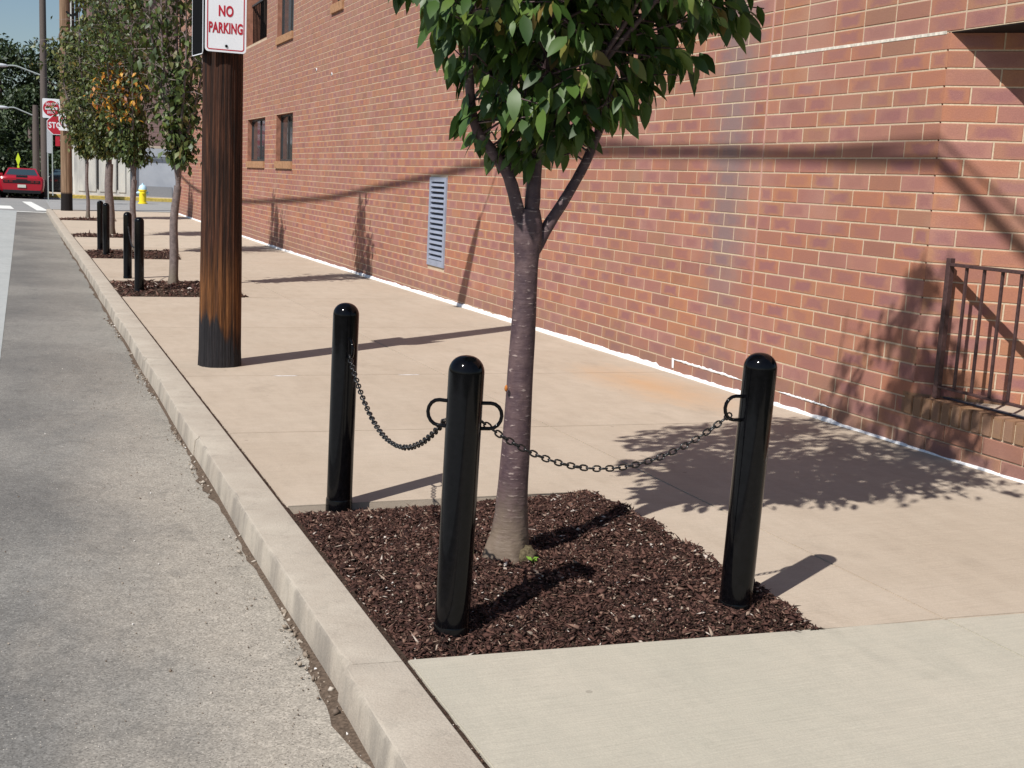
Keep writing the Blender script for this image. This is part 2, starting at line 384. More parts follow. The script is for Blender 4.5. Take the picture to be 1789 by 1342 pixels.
# ------------------------------------------------------------ ground and road
def sheet(name, xs, ys, zf, mat, uneven=0.0):
    v = [(x, y, zf(x, y)+uneven*(random.random()-.5)) for y in ys for x in xs]; nx = len(xs)
    f = [(j*nx+i, j*nx+i+1, (j+1)*nx+i+1, (j+1)*nx+i) for j in range(len(ys)-1) for i in range(nx-1)]
    me = pyd(name, v, f); smooth(me); return tag(link(name, me, mat), kind='structure')
def frange(a, b, n): return [a+(b-a)*i/n for i in range(n+1)]
def kx(y): return -0.015 if y < 22 else -0.015-(y-22)*.0065     # kerb joint drifts a little
def road_z(x, y): return prof(y)+.0118-.122 + .014*max(0, min(-.2-x, 4))
gnd = NT('ground_earth'); gnd.color(gnd.ramp(gnd.noise(.3), [(.3, (.05, .055, .03)), (.7, (.10, .09, .06))])); gnd.set(.95, .1)
sheet('ground', [-900, -60, -12, 12, 60, 900], [-700, -30, 0, 60, 120, 900], lambda x, y: -.62, gnd.m)
sheet('road', frange(-1.26, -.19, 16), frange(-4, 44.6, 240), lambda x, y: road_z(x, y), ASPHALT, .004)
sheet('lane', frange(-9, -1.262, 10), frange(-4, 44.6, 60), lambda x, y: road_z(x, y)+.003, LANE, .002)
sheet('cross_street', frange(-30, 30, 30), frange(44.6, 62.2, 8), lambda x, y: -.285 if x < 0 else -.285, STREET2)
bm = bmesh.new()
def flat(bm, pts, z): quad(bm, [(x, y, z if not callable(z) else z(x, y)+.005) for x, y in pts])
flat(bm, [(-7.5, 43.9), (-.30, 43.9), (-.30, 44.35), (-7.5, 44.35)], lambda x, y: road_z(x, y)+.004)
tag(link('stop_line', bm_mesh(bm), PAINTW), kind='structure')
bm = bmesh.new(); flat(bm, [(-.62, 45.4), (-.25, 45.4), (-.75, 54.5), (-1.1, 54.5)], -.279)
for i in range(6): flat(bm, [(-1.8-i*1.1, 46), (-1.35-i*1.1, 46), (-1.5-i*1.1, 49), (-1.95-i*1.1, 49)], -.279)
tag(link('crosswalk_marking', bm_mesh(bm), PAINTW), kind='structure')
# sidewalk bed, slabs with joints, pits
PITS = [((.004, 3.385), (1.375, 3.235), (1.41, 5.17), (.004, 5.235)),
        ((.0, 15.0), (1.42, 14.9), (1.42, 17.25), (.0, 17.3)),
        ((.0, 21.75), (1.45, 21.65), (1.45, 24.0), (.0, 24.05)),
        ((-.05, 28.3), (1.40, 28.2), (1.40, 29.7), (-.05, 29.75)),
        ((-.09, 36.3), (1.35, 36.2), (1.35, 37.8), (-.09, 37.85))]
bed = sheet('sidewalk_bed', frange(-.19, 3.9, 4), frange(-4, 44.2, 60), lambda x, y: gz(x, y)-.10, SOIL)
walk = empty('sidewalk'); tag(walk, kind='structure')
JY = [-3.6, -.2, 3.385, 6.87, 8.95, 11.95, 15.0, 18.4, 21.75, 25.1, 28.3, 32.2, 36.3, 40.2, 44.4]
def slab(poly, mat):
    c = Vector((sum(p[0] for p in poly)/len(poly), sum(p[1] for p in poly)/len(poly)))
    bm = bmesh.new()
    top = [bm.verts.new((x, y, gz(x, y))) for x, y in poly]; n = len(poly)
    bot = [bm.verts.new((x, y, gz(x, y)-.095)) for x, y in poly]
    ft = bm.faces.new(top); bm.faces.new(bot[::-1])
    for i in range(n): bm.faces.new((top[i], bot[i], bot[(i+1) % n], top[(i+1) % n]))
    bmesh.ops.bevel(bm, geom=[e for e in ft.edges], offset=.004, segments=2, affect='EDGES')
    me = bm_mesh(bm, 'slab', 35)
    return link('slab', me, mat, walk)
g = .003
def sk(x, y): return y-.095*x if y < 30 else y-.04*x
for j in range(len(JY)-1):
    y0, y1 = JY[j], JY[j+1]
    mat = CONC_GREY if j < 2 else (CONC_TAN if j < 9 else CONC_FAR)
    pit = next((p for p in PITS if abs(p[0][1]-y0) < .3), None)
    k0, k1 = kx(y0)+.016, kx(y1)+.016
    xm = 1.905
    if pit is None:
        slab([(k0, sk(0, y0)+g), (xm-g, sk(xm, y0)+g), (xm-g, sk(xm, y1)-g), (k1, sk(0, y1)-g)], mat)
    else:
        a, b, c, e = pit
        slab([(b[0], b[1]), (xm-g, sk(xm, y0)+g), (xm-g, sk(xm, y1)-g), (k1, sk(0, y1)-g), (k1+.0, e[1]), (c[0], c[1])], mat)
    slab([(xm+g, sk(xm, y0)+g), (3.79, sk(3.79, y0)+g), (3.79, sk(3.79, y1)-g), (xm+g, sk(xm, y1)-g)], mat)
for x0, x1, y in ((.62, .80, 8.87), (1.55, 1.72, 8.78), (2.15, 2.22, 8.72)):
    v = []; f = []; n = 9
    for i in range(n):
        t = i/(n-1); x = x0+(x1-x0)*t; h_ = .014*math.sin(math.pi*t)**.5*random.uniform(.5, 1.2)+.001
        v += [(x, y-h_-.095*(x-x0), gz(x, y)+.0015), (x, y+h_*.8-.095*(x-x0), gz(x, y)+.0015)]
    for i in range(n-1): f.append((2*i, 2*i+2, 2*i+3, 2*i+1))
    link('lime_mark', pyd('lime_mark', v, f), SEAL_W, walk)
# corner apron and the far side of the cross street
sheet('pavement', [-.2, 2, 3.8, 9, 14], [44.0, 48, 54.3], lambda x, y: gz(0, y)+.01+.011*min(x, 4), m_concrete('apron', (.33, .33, .32), (.37, .36, .35), (.27, .27, .27)))
fk = empty('far_kerb'); tag(fk, kind='structure')
link('kerb_face', box_mesh(-.3, 16, 62.2, 62.45, -.35, -.12, .02), PAINTY, fk)
sheet('far_pavement', [-.3, 4, 16, 30], [62.45, 66, 70], lambda x, y: -.125, CONC_FAR)
# kerb: separate castings
kerb = empty('kerb'); tag(kerb, kind='structure')
KY = [-3.7, -.1, 3.37, 6.80, 9.9, 13.0, 16.1, 19.2, 22.3, 25.4, 28.5, 31.6, 34.7, 37.8, 40.9, 44.3]
for i in range(len(KY)-1):
    y0, y1 = KY[i]+.002, KY[i+1]-.002; o = -.012 if i == 1 or i == 0 else random.uniform(-.004, .004)
    n = 34; v = []
    for k in range(n+1):
        y = y0+(y1-y0)*k/n; wv = .004*math.sin(y*2.3)+o; zt = prof(y)+.0118; a = kx(y)
        wv2 = .003*math.sin(y*1.7+1); ch = .010*max(0, math.sin(y*3.7)*math.sin(y*9.1+i)-.35)+random.uniform(0, .0015)+(.012 if k in (0, n) else 0)
        sl = .095*(a+.1)*0
        for (x, z) in ((a, -.09), (a, -.005), (a-.005, 0.0), (a-.170+wv+ch*.6, -.0005), (a-.178+wv+ch, -.003-ch*.5), (a-.183+wv, -.012-ch), (a-.196+wv+wv2, -.15), (a-.196+wv, -.30)):
            v.append((x, y-.1*x*1.0, zt+z))
    f = []
    for k in range(n):
        for q in range(7): f.append((k*8+q, k*8+q+1, (k+1)*8+q+1, (k+1)*8+q))
    f.append(tuple(range(8))); f.append(tuple((n*8+q) for q in range(7, -1, -1)))
    me = pyd('kerb_segment', v, f); smooth(me, 40); link('kerb_segment', me, CONC_KERB, kerb)
# brown dirt lying against the kerb foot
v = []; f = []; ys = frange(0.5, 30, 420)
for i, y in enumerate(ys):
    wd = .004+.030*max(0, math.sin(y*1.3)*math.sin(y*3.1+1)+random.uniform(-.5, .6))
    z = road_z(-.2, y)
    v += [(kx(y)-.17, y, z+.014), (kx(y)-.196-wd*.5, y, z+.009), (kx(y)-.196-wd-.01, y, z+.0035)]
for i in range(len(ys)-1):
    for q in range(2): f.append((i*3+q, i*3+q+1, i*3+q+4, i*3+q+3))
me = pyd('gutter_dirt', v, f); smooth(me)
tag(link('gutter_dirt', me, GRIT), 'brown dirt washed along the foot of the kerb', 'dirt', kind='stuff')

v = []; f = []; yy_ = frange(-3.5, 30, 500)
for y in yy_:
    zf_ = gz(0, y)-.011+random.uniform(-.003, .003); v += [(kx(y)-.004, y, zf_), (kx(y)+.022, y, zf_+.001)]
for i in range(len(yy_)-1): f.append((2*i, 2*i+1, 2*i+3, 2*i+2))
tag(link('joint_soil', pyd('joint_soil', v, f), SOIL), 'dark soil packed in the joint behind the kerb', 'soil', kind='stuff')
# scatter of small irregular solids, one mesh
def scatter(name, pos, size, flat_=1.0, elong=1.0, tilt=.5):
    n = len(pos); base = np.array([(1, 0, 0), (-1, 0, 0), (0, 1, 0), (0, -1, 0), (0, 0, 1), (0, 0, -1)], float)
    fc = np.array([(0, 2, 4), (2, 1, 4), (1, 3, 4), (3, 0, 4), (2, 0, 5), (1, 2, 5), (3, 1, 5), (0, 3, 5)])
    pos = np.asarray(pos, float); size = np.asarray(size, float)
    sc = np.stack([size*rng.uniform(.7, 1.0, n)*elong*rng.uniform(.5, 1.4, n), size*rng.uniform(.5, 1.0, n), size*flat_*rng.uniform(.6, 1.2, n)], 1)
    P = base[None]*sc[:, None]*rng.uniform(.5, 1.4, (n, 6, 1))
    a = rng.uniform(0, 2*np.pi, n); b = rng.normal(0, tilt, n); c = rng.normal(0, tilt, n)
    def rot(P, ax, an):
        i, j = [(1, 2), (0, 2), (0, 1)][ax]; co, si = np.cos(an)[:, None], np.sin(an)[:, None]
        Q = P.copy(); Q[:, :, i] = P[:, :, i]*co-P[:, :, j]*si; Q[:, :, j] = P[:, :, i]*si+P[:, :, j]*co; return Q
    P = rot(rot(rot(P, 0, b), 1, c), 2, a)+pos[:, None]
    me = bpy.data.meshes.new(name); nv = n*6; nf = n*8
    F = (fc[None]+np.arange(n)[:, None, None]*6).reshape(-1)
    me.vertices.add(nv); me.vertices.foreach_set('co', P.reshape(-1))
    me.loops.add(nf*3); me.loops.foreach_set('vertex_index', F.astype(np.int32))
    me.polygons.add(nf); me.polygons.foreach_set('loop_start', np.arange(0, nf*3, 3, dtype=np.int32))
    me.update(calc_edges=True); me.validate(); return me
# gutter stones, grit on the road, debris in the joint
ps = []; sz = []
for i in range(3200):
    y = rng.uniform(.8, 14); x = kx(y)-.200-abs(rng.normal(0, .030)); cl = math.sin(y*2.1)+math.sin(y*5.3)
    if rng.random() > .30+.35*cl: continue
    s = rng.choice([.0025, .0045, .008, .013, .018], p=[.45, .33, .16, .05, .01]); ps.append((x, y, road_z(x, y)+s*.5+.004)); sz.append(s)
for i in range(2600):
    y = rng.uniform(.8, 11); x = -.25-abs(rng.normal(0, .42)); s = rng.choice([.0022, .0035, .006], p=[.6, .33, .07]); ps.append((x, y, road_z(x, y)+s*.5)); sz.append(s)
tag(link('gutter_gravel', scatter('gutter_gravel', ps, sz, .7), STONE), 'loose pebbles and grit along the gutter', 'gravel', kind='stuff')
ps = []; sz = []
for i in range(1500):
    y = rng.uniform(.8, 12); s = rng.choice([.002, .0035, .006], p=[.6, .35, .05]); ps.append((kx(y)+rng.uniform(.001, .015), y, gz(0, y)-rng.uniform(.003, .013))); sz.append(s)
tag(link('joint_debris', scatter('joint_debris', ps, sz, .7), MULCH), 'dark crumbs caught in the joint behind the kerb', 'debris', kind='stuff')

# ------------------------------------------------------------ mulch beds
def inpoly(x, y, p):
    r = np.ones_like(x, bool)
    for i in range(4):
        a, b = p[i], p[(i+1) % 4]; r &= (b[0]-a[0])*(y-a[1])-(b[1]-a[1])*(x-a[0]) > 0
    return r
def mulch_z(x, y, p, dist):
    # mounded round the middle and over the wall-side edge, sunk against the far kerbing
    m = 1-np.exp(-dist/.18)
    n = .012*np.sin(x*9+y*7)*np.sin(y*11-x*4)+.010*np.sin(x*23+1)*np.sin(y*19)
    return -.022+.052*m+n*m+.012*np.sin(x*5.1+2)*np.sin(y*4.3)*m
LB = ['dark brown mulch filling the nearest tree pit around three black bollards', 'brown mulch in the second tree pit behind the wooden pole',
      'brown mulch in the third tree pit along the kerb', 'thin strip of mulch in the fourth tree pit', 'thin strip of mulch in the farthest tree pit']
def edge_dist(x, y, p):
    dd = []
    for i in range(4):
        a, b = np.array(p[i]), np.array(p[(i+1) % 4]); t = (b-a)/np.linalg.norm(b-a)
        dd.append((t[0]*(y-a[1])-t[1]*(x-a[0])))
    return dd
for pi, p in enumerate(PITS):
    near = pi == 0; q = np.array(p); nx = 70 if near else 14
    U, V = np.meshgrid(np.linspace(0, 1, nx), np.linspace(0, 1, nx))
    def bil(U, V):
        return (q[0][0]*(1-U)*(1-V)+q[1][0]*U*(1-V)+q[2][0]*U*V+q[3][0]*(1-U)*V, q[0][1]*(1-U)*(1-V)+q[1][1]*U*(1-V)+q[2][1]*U*V+q[3][1]*(1-U)*V)
    def hz(X, Y):
        e = edge_dist(X, Y, p); eb = np.minimum(np.minimum(e[0], e[3]), e[2]*.55)
        z = mulch_z(X, Y, p, np.maximum(eb, 0)) + .020*np.exp(-np.maximum(e[1], 0)/.12)
        z = z-.026*np.exp(-np.maximum(e[2], 0)/.10)*np.clip((1.0-X)/.3, 0, 1)
        return z+np.vectorize(gz)(X, Y)
    X, Y = bil(U, V); Z = hz(X, Y)-.006
    v = np.stack([X, Y, Z], -1).reshape(-1, 3); f = [(j*nx+i, j*nx+i+1, (j+1)*nx+i+1, (j+1)*nx+i) for j in range(nx-1) for i in range(nx-1)]
    root = empty('mulch_bed', ((q[0][0]+q[1][0])/2, float(q[0][1]), 0.0)); tag(root, LB[pi], 'mulch', 'mulch beds in the tree pits')
    me = pyd('soil', v-np.array(root.location), f); smooth(me)
    so = link('soil', me, SOIL, root)
    n = 52000 if near else 2600
    u, vv = rng.uniform(-.004, 1.012, n), rng.uniform(.003, 1.0, n)
    X, Y = bil(u, vv); Z = hz(X, Y)
    s = rng.choice([.0028, .0055, .009, .015], n, p=[.36, .34, .23, .07])*(1 if near else 2.4)
    P3 = np.stack([X, Y, Z+rng.uniform(-.004, .007, n)], 1)-np.array(root.location)
    ch = link('mulch_chips', scatter('mulch_chips', P3, s, .28, 1.9, .45), MULCH, root); ch['kind'] = 'stuff'
    if near:
        # crumbs spilled over the wall-side edge
        k = 1600; t = rng.uniform(0, 1, k); ex = q[1][0]+(q[2][0]-q[1][0])*t+np.abs(rng.normal(0, .018, k)); ey = q[1][1]+(q[2][1]-q[1][1])*t
        P3 = np.stack([ex, ey, np.vectorize(gz)(ex, ey)+.004], 1)-np.array(root.location)
        c2 = link('spilled_crumbs', scatter('spilled_crumbs', P3, rng.choice([.003, .006, .009], k), .35, 1.6, .4), MULCH, root); c2['kind'] = 'stuff'
        k = 2600; u, vv = rng.uniform(.0, 1.0, k), rng.uniform(.01, .99, k); X, Y = bil(u, vv); Z = hz(X, Y)
        P3 = np.stack([X, Y, Z+.006], 1)-np.array(root.location)
        c4 = link('shredded_fibres', scatter('shredded_fibres', P3, rng.choice([.0022, .0035, .005], k), .35, 7.0, .25), MULCH, root); c4['kind'] = 'stuff'
        k = 110; u, vv = rng.uniform(.05, .95, k), rng.uniform(.03, .95, k); X, Y = bil(u, vv); Z = hz(X, Y)
        P3 = np.stack([X, Y, Z+.008], 1)-np.array(root.location)
        c3 = link('pale_stones', scatter('pale_stones', P3, rng.choice([.006, .009, .014], k, p=[.5, .35, .15]), .7, 1.0, .4), STONE, root); c3['kind'] = 'stuff'
HZ0 = None
def mz(x, y):
    p = PITS[0]; X, Y = np.array([x]), np.array([y]); e = edge_dist(X, Y, p); eb = np.minimum(np.minimum(e[0], e[3]), e[2]*.55)
    return float((mulch_z(X, Y, p, np.maximum(eb, 0))+.02*np.exp(-np.maximum(e[1], 0)/.12))[0])+gz(x, y)

# ------------------------------------------------------------ the brick building
WX, BZ, BL, H0 = 3.792, .1000, .2985, .0
bld = empty('brick_building', (WX, 24.0, 0)); tag(bld, 'long red brick building with white sealant along its foot', 'building')
OFF = Vector(bld.location)
bz0 = -.300                   # bottom of the first course (below the pavement)
OPEN = [(23.89, 25.56, 1.553, 2.590), (26.82, 29.02, 1.549, 2.590), (24.0, 25.63, 4.02, 6.2), (20.0, 20.83, 4.13, 5.6), (26.79, 29.39, 4.25, 6.9), (35.0, 35.5, .95, 2.1)]
VENTR = (14.43, 15.10, .353, 1.468)
YC, YE = 5.69, 43.42                # splayed corner, far end
ZT = 7.6; LIN = 2.40; LEDGE = .335; JOINT = 7.492
PXS = 2126.2*1024/1789
Mi = M.inverted()
def proj_size(y, z, L):
    a = Mi @ Vector((WX, y, z)); b = Mi @ Vector((WX, y+L, z))
    if a.z > -.1 or b.z > -.1: return 0, (9, 9)
    ax, bx = -a.x/a.z*PXS, -b.x/b.z*PXS; return abs(ax-bx), (ax, -a.y/a.z*PXS)
bricks = []       # (x-plane dir, y0, y1, z0, z1) on the long wall
nrow = int((ZT-bz0)/BZ)
for r in range(nrow):
    z0 = bz0+r*BZ; z1 = z0+BZ
    if z1 < gz(3.8, 30)-.02: pass
    off = (.5 if r % 2 else 0)
    y = YC-.0
    segs = []
    if z0 >= LIN-.03: ys = 2.0+(off*BL); 
    else: ys = YC
    cur = ys; first = True
    while cur < YE:
        L = BL
        if first and r % 2: L = BL*.5
        first = False
        e = cur+L
        if cur < JOINT-.02 < e: e = JOINT-.006; 
        if e-cur > .05: segs.append((cur, min(e, YE)))
        cur = e if abs(e-(JOINT-.006)) > 1e-6 else JOINT+.006
        if abs(cur-(JOINT+.006)) < 1e-6 and r % 2: segs.append((cur, cur+BL*.5)); cur += BL*.5
    for a, b in segs:
        parts = [(a, b)]
        for (o0, o1, oz0, oz1) in OPEN+[VENTR]:
            if z1 <= oz0+.02 or z0 >= oz1-.02: continue
            nw = []
            for (s, t) in parts:
                if t <= o0 or s >= o1: nw.append((s, t))
                else:
                    if s < o0-.03: nw.append((s, o0-.002))
                    if t > o1+.03: nw.append((o1+.002, t))
            parts = nw
        for s, t in parts: bricks.append((s, t, z0, z1))
# brick on local frame: long axis Y, face towards -X ; size = (len, height)
def brick_geo(L, Hh, dep=.045, J=.0085, prd=0.0):
    h = J/2; b = .0035
    y0, y1, z0, z1 = h, L-h, h, Hh-h
    v = [(-prd, y0+b, z0+b), (-prd, y1-b, z0+b), (-prd, y1-b, z1-b), (-prd, y0+b, z1-b),
         (b-prd, y0, z0), (b-prd, y1, z0), (b-prd, y1, z1), (b-prd, y0, z1),
         (dep, y0, z0), (dep, y1, z0), (dep, y1, z1), (dep, y0, z1)]
    f = [(0, 3, 2, 1)]
    for i in range(4):
        j = (i+1) % 4; f.append((i, j, 4+j, 4+i)); f.append((4+i, 4+j, 8+j, 8+i))
    return v, f
def add_uv(me, uvs):
    lay = me.uv_layers.new(name='UVMap')
    idx = np.empty(len(me.loops), np.int32); me.loops.foreach_get('vertex_index', idx)
    lay.data.foreach_set('uv', np.asarray(uvs, float)[idx].reshape(-1))
def uv_of(v, L, Hh): return [(p[1]/L, p[2]/Hh) for p in v]
cache = {}
def brick_obj(L, Hh, loc, rz, parent, name='brick', mat=BRICK):
    k = (round(L, 3), round(Hh, 3))
    if k not in cache:
        v, f = brick_geo(L, Hh); me = pyd('brick', v, f); add_uv(me, uv_of(v, L, Hh)); me.materials.append(mat); cache[k] = me
    return link(name, cache[k], None, parent, loc, (0, 0, rz))
rank = []
for i, (s, t, z0, z1) in enumerate(bricks):
    px, (sx, sy) = proj_size(s, (z0+z1)/2, t-s); inside = abs(sx) < 530 and abs(sy) < 400 and z1 > gz(3.8, s)+.02
    rank.append((px if inside else 0, i))
rank.sort(reverse=True); NB = 225
single = set(i for _, i in rank[:NB])
V = []; F = []; UV = []
for i, (s, t, z0, z1) in enumerate(bricks):
    pr = random.uniform(-.001, .0015)
    if i in single:
        brick_obj(t-s, z1-z0, Vector((WX+pr, s, z0))-OFF, 0, bld)
    else:
        v, f = brick_geo(t-s, z1-z0, .03); b = len(V)
        V += [(p[0]+pr, p[1]+s-OFF.y, p[2]+z0) for p in v]; F += [tuple(q+b for q in ff) for ff in f[:1]+f[1:]]; UV += uv_of(v, t-s, z1-z0)
me = pyd('brickwork', V, F); add_uv(me, UV); bw = link('brickwork', me, BRICK, bld); bw['kind'] = 'stuff'
# mortar bed behind (wall core with openings)
def wall_core():
    bm = bmesh.new(); x0, x1 = .0035, .32
    cuts = sorted(set([2.0-0, YC+.02, YE]+[a for o in OPEN+[VENTR] for a in o[:2]]))
    for a, b in zip(cuts[:-1], cuts[1:]):
        m = (a+b)/2; hs = sorted([(o[2], o[3]) for o in OPEN+[VENTR] if o[0] < m < o[1]])
        z = (LIN if m < YC+.01 else -.6)
        for lo, hi in hs: box(bm, x0, x1, a-OFF.y, b-OFF.y, z, lo); z = hi
        box(bm, x0, x1, a-OFF.y, b-OFF.y, z, ZT)
    bmesh.ops.remove_doubles(bm, verts=bm.verts, dist=1e-5)
    return bm_mesh(bm, 'mortar_wall')
link('mortar_wall', wall_core(), MORTAR, bld)
# end face brick return + roof slab + coping
bm = bmesh.new(); box(bm, .33, 14, 2.0-OFF.y, YE-OFF.y-.01, ZT-.35, ZT-.05); box(bm, .33, 14, YE-OFF.y-.3, YE-OFF.y-.005, -.6, ZT-.36)
link('roof', bm_mesh(bm), SILL, bld)
link('coping', box_mesh(-.04, .36, 1.98-OFF.y, YE-OFF.y+.04, ZT, ZT+.08, .006), CONC_FAR, bld)
# splayed entrance wall (45 degrees), its own bricks
dv = Vector((1, -1, 0)).normalized(); rzs = R(-135)
nrm = Vector((-1, -1, 0)).normalized()
nb2 = 0
Vs = []; Fs = []; UVs = []
for r in range(int((LIN+.02-.22)/BZ)+1):
    z0 = bz0+(r+5)*BZ
    if z0 > LIN-.02: break
    s = 0.0 if r % 2 else BL*.5*0
    cur = 0.0; first = True
    while cur < 2.2:
        L = BL*(.5 if (first and r % 2 == 0) else 1); first = False
        # local frame: length axis +Y of the brick runs from far end back to the corner
        p0 = Vector((WX, YC, z0))+dv*(cur+L)
        if cur < .95:
            brick_obj(L, BZ, Vector((WX, YC, z0))+dv*(cur+L-.0065)-OFF, R(45), bld); nb2 += 1
        else:
            v, f = brick_geo(L, BZ, .03); b = len(Vs); rot = Matrix.Rotation(R(45), 3, 'Z')
            for p in v:
                q = rot @ Vector(p)+Vector((WX, YC, z0))+dv*(cur+L)-OFF; Vs.append(tuple(q))
            Fs += [tuple(i+b for i in ff) for ff in f]; UVs += uv_of(v, L, BZ)
        cur += L
me = pyd('brickwork', Vs, Fs); add_uv(me, UVs); bw = link('brickwork', me, BRICK, bld); bw['kind'] = 'stuff'
bm = bmesh.new()
a = Vector((WX, YC, 0))+nrm*-.0035-OFF; b = a+dv*2.4
pts = [a, b, b-nrm*.25, a-nrm*.25+Vector((0, 0, 0))]
lo = [bm.verts.new((p.x, p.y, -.3)) for p in pts]; hi = [bm.verts.new((p.x, p.y, LIN-.001)) for p in pts]
bm.faces.new(lo[::-1]); bm.faces.new(hi)
for i in range(4): bm.faces.new((lo[i], lo[(i+1) % 4], hi[(i+1) % 4], hi[i]))
link('splayed_wall', bm_mesh(bm), MORTAR, bld)
# lintel underside and porch floor
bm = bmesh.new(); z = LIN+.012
box(bm, .006, 3.0, 2.0-OFF.y, YC-OFF.y+.012, LIN-.006, LIN-.0015); link('soffit', bm_mesh(bm), plain('soffit_shade', (.020, .016, .015), .8, .2), bld)  # near-black colour puts the shade under the lintel into the plate
bm = bmesh.new(); box(bm, .125, 2.6, 2.0-OFF.y, YC-OFF.y+.06, -.3, .318); 
link('porch_floor', bm_mesh(bm), CONC_TAN, bld)
link('porch_edge', box_mesh(.118, .150, 2.0-OFF.y, YC-OFF.y+.055, .319, .332, .002), plain('slate_edge', (.085, .085, .10), .6, .3), bld)
# ledge: two courses and a rowlock on edge
bm = bmesh.new(); box(bm, .004, .112, 2.0-OFF.y, YC-OFF.y+.05, -.3, .305); link('ledge_core', bm_mesh(bm), MORTAR, bld)
for r in range(2, 5):
    z0 = bz0+r*BZ
    cur = YC+.004; fl = r % 2
    while cur > 3.3:
        if fl: brick_obj(BL*.5, BZ, Vector((WX-.004, cur-BL*.5, z0))-OFF, 0, bld); cur -= BL*.5; fl = 0; continue
        brick_obj(BL, BZ, Vector((WX-.004, cur-BL, z0))-OFF, 0, bld) if z0+BZ > -.02 else None
        cur -= BL
cur = YC+.07; zr = bz0+5*BZ
while cur > 3.3:
    k = 'row'
    if k not in cache:
        bm = bmesh.new(); box(bm, 0, .128, .005, .0755, .004, .124-.0); bmesh.ops.bevel(bm, geom=bm.edges[:], offset=.005, segments=2, affect='EDGES')
        me = bm_mesh(bm, 'row', 40); add_uv(me, [(v.co.y/.08, v.co.z/.125) for v in me.vertices]); me.materials.append(BRICK); cache[k] = me
    link('brick', cache[k], None, bld, Vector((WX-.007, cur-.0805, zr))-OFF); cur -= .0805
# control joint sealant, sealant bead along the base
link('control_joint', box_mesh(-.0008, .004, JOINT-.0065-OFF.y, JOINT+.0065-OFF.y, -.02, ZT, .001), SEAL_P, bld)
v = []; f = []; ys = frange(3.4, YE, 700); n = 5
for i, y in enumerate(ys):
    a = .5+.5*math.sin(y*7.3)*math.sin(y*3.1+.4); hgt = .026+.012*a+random.uniform(-.004, .006)+(.010 if y > 8.8 else -.006); wd = .017+.010*a+random.uniform(-.003, .004)
    if y < 6.4: hgt *= .6; wd *= .85
    z = gz(3.8, y)
    for q in range(n):
        an = q/(n-1)*math.pi/2
        v.append((.0035-wd*math.cos(an)**.8+.0, y-OFF.y, z-.004+hgt*math.sin(an)**.8))
for i in range(len(ys)-1):
    for q in range(n-1): f.append((i*n+q, i*n+q+1, (i+1)*n+q+1, (i+1)*n+q))
me = pyd('sealant_bead', v, f); smooth(me); link('sealant_bead', me, SEAL_W, bld)
# ragged smears of sealant one course up where the pavement steps
def smear(y0, y1, z, hh, n=40):
    v = []; f = []
    for i in range(n+1):
        t = i/n; y = y0+(y1-y0)*t-OFF.y; e = min(1, 6*t, 6*(1-t)+.2); a = hh*e*random.uniform(.55, 1.15); b = hh*e*random.uniform(.2, .75); d_ = random.uniform(.003, .006)
        v += [(-.0005, y, z-b), (-d_, y, z-b*.6), (-d_, y, z+a*.6), (-.0005, y, z+a)]
    for i in range(n):
        for q in range(3): f.append((i*4+q, i*4+q+1, i*4+q+5, i*4+q+4))
    me = pyd('sealant_smear', v, f); smooth(me); link('sealant_smear', me, SEAL_W, bld)
smear(7.52, 8.55, .100, .014); smear(6.45, 7.05, .100, .010)
v = [(-.004, 8.53-OFF.y, .03), (-.004, 8.56-OFF.y, .03), (-.004, 8.57-OFF.y, .11), (-.004, 8.53-OFF.y, .11)]; link('sealant_smear', pyd('sealant_smear', v, [(0, 1, 2, 3)]), SEAL_W, bld)
# windows
def window(o, mull=.5, blind=False, sill=True, rec=.11):
    y0, y1, z0, z1 = o[0]-OFF.y, o[1]-OFF.y, o[2], o[3]
    bm = bmesh.new(); t = .045
    zb = z0+(.10 if sill else 0)
    box(bm, rec-.02, rec+.03, y0+.001, y0+t, zb, z1-.001); box(bm, rec-.02, rec+.03, y1-t, y1-.001, zb, z1-.001)
    box(bm, rec-.018, rec+.028, y0+t, y1-t, z1-t, z1-.001); box(bm, rec-.018, rec+.028, y0+t, y1-t, zb, zb+t)
    ym = y0+(y1-y0)*mull; box(bm, rec-.016, rec+.026, ym-.025, ym+.025, zb+t, z1-t)
    wf = link('window', bm_mesh(bm), FRAME, bld)
    for a, b in ((y0+t, ym-.025), (ym+.025, y1-t)):
        link('pane', box_mesh(rec+.004, rec+.010, a, b, zb+t, z1-t), GLASS, wf)
        link('curtain', box_mesh(rec+.05, rec+.055, a, b, zb+t, z1-t), BLIND if blind else DARK, wf)
    rv = bmesh.new(); zb2 = z0+(.10 if sill else 0)
    for a_, b_ in ((y0-.001, y0+.004), (y1-.004, y1+.001)): box(rv, .0005, .31, a_, b_, zb2, z1-.004)
    box(rv, .0005, .31, y0+.004, y1-.004, z1-.006, z1+.001)
    link('reveal', bm_mesh(rv), plain('reveal_brick', (.30, .14, .095), .85, .2, var=.25, scale=10), wf)
    link('void', box_mesh(rec+.10, rec+.11, y0, y1, z0, z1), DARK, wf)
    if sill:
        pass
        n = max(4, int((y1-y0)/.105)); wdt = (y1-y0)/n
        sl = bmesh.new()
        for i in range(n):
            box(sl, -.035, rec-.02, y0+i*wdt+.003, y0+(i+1)*wdt-.003, z0-.045, z0+.098)
        link('sill', bm_mesh(sl), SILL, wf)
window(OPEN[0], .55, True); window(OPEN[1], .5, True); window(OPEN[2], .45, True); window(OPEN[3], .5); window(OPEN[5], .5)
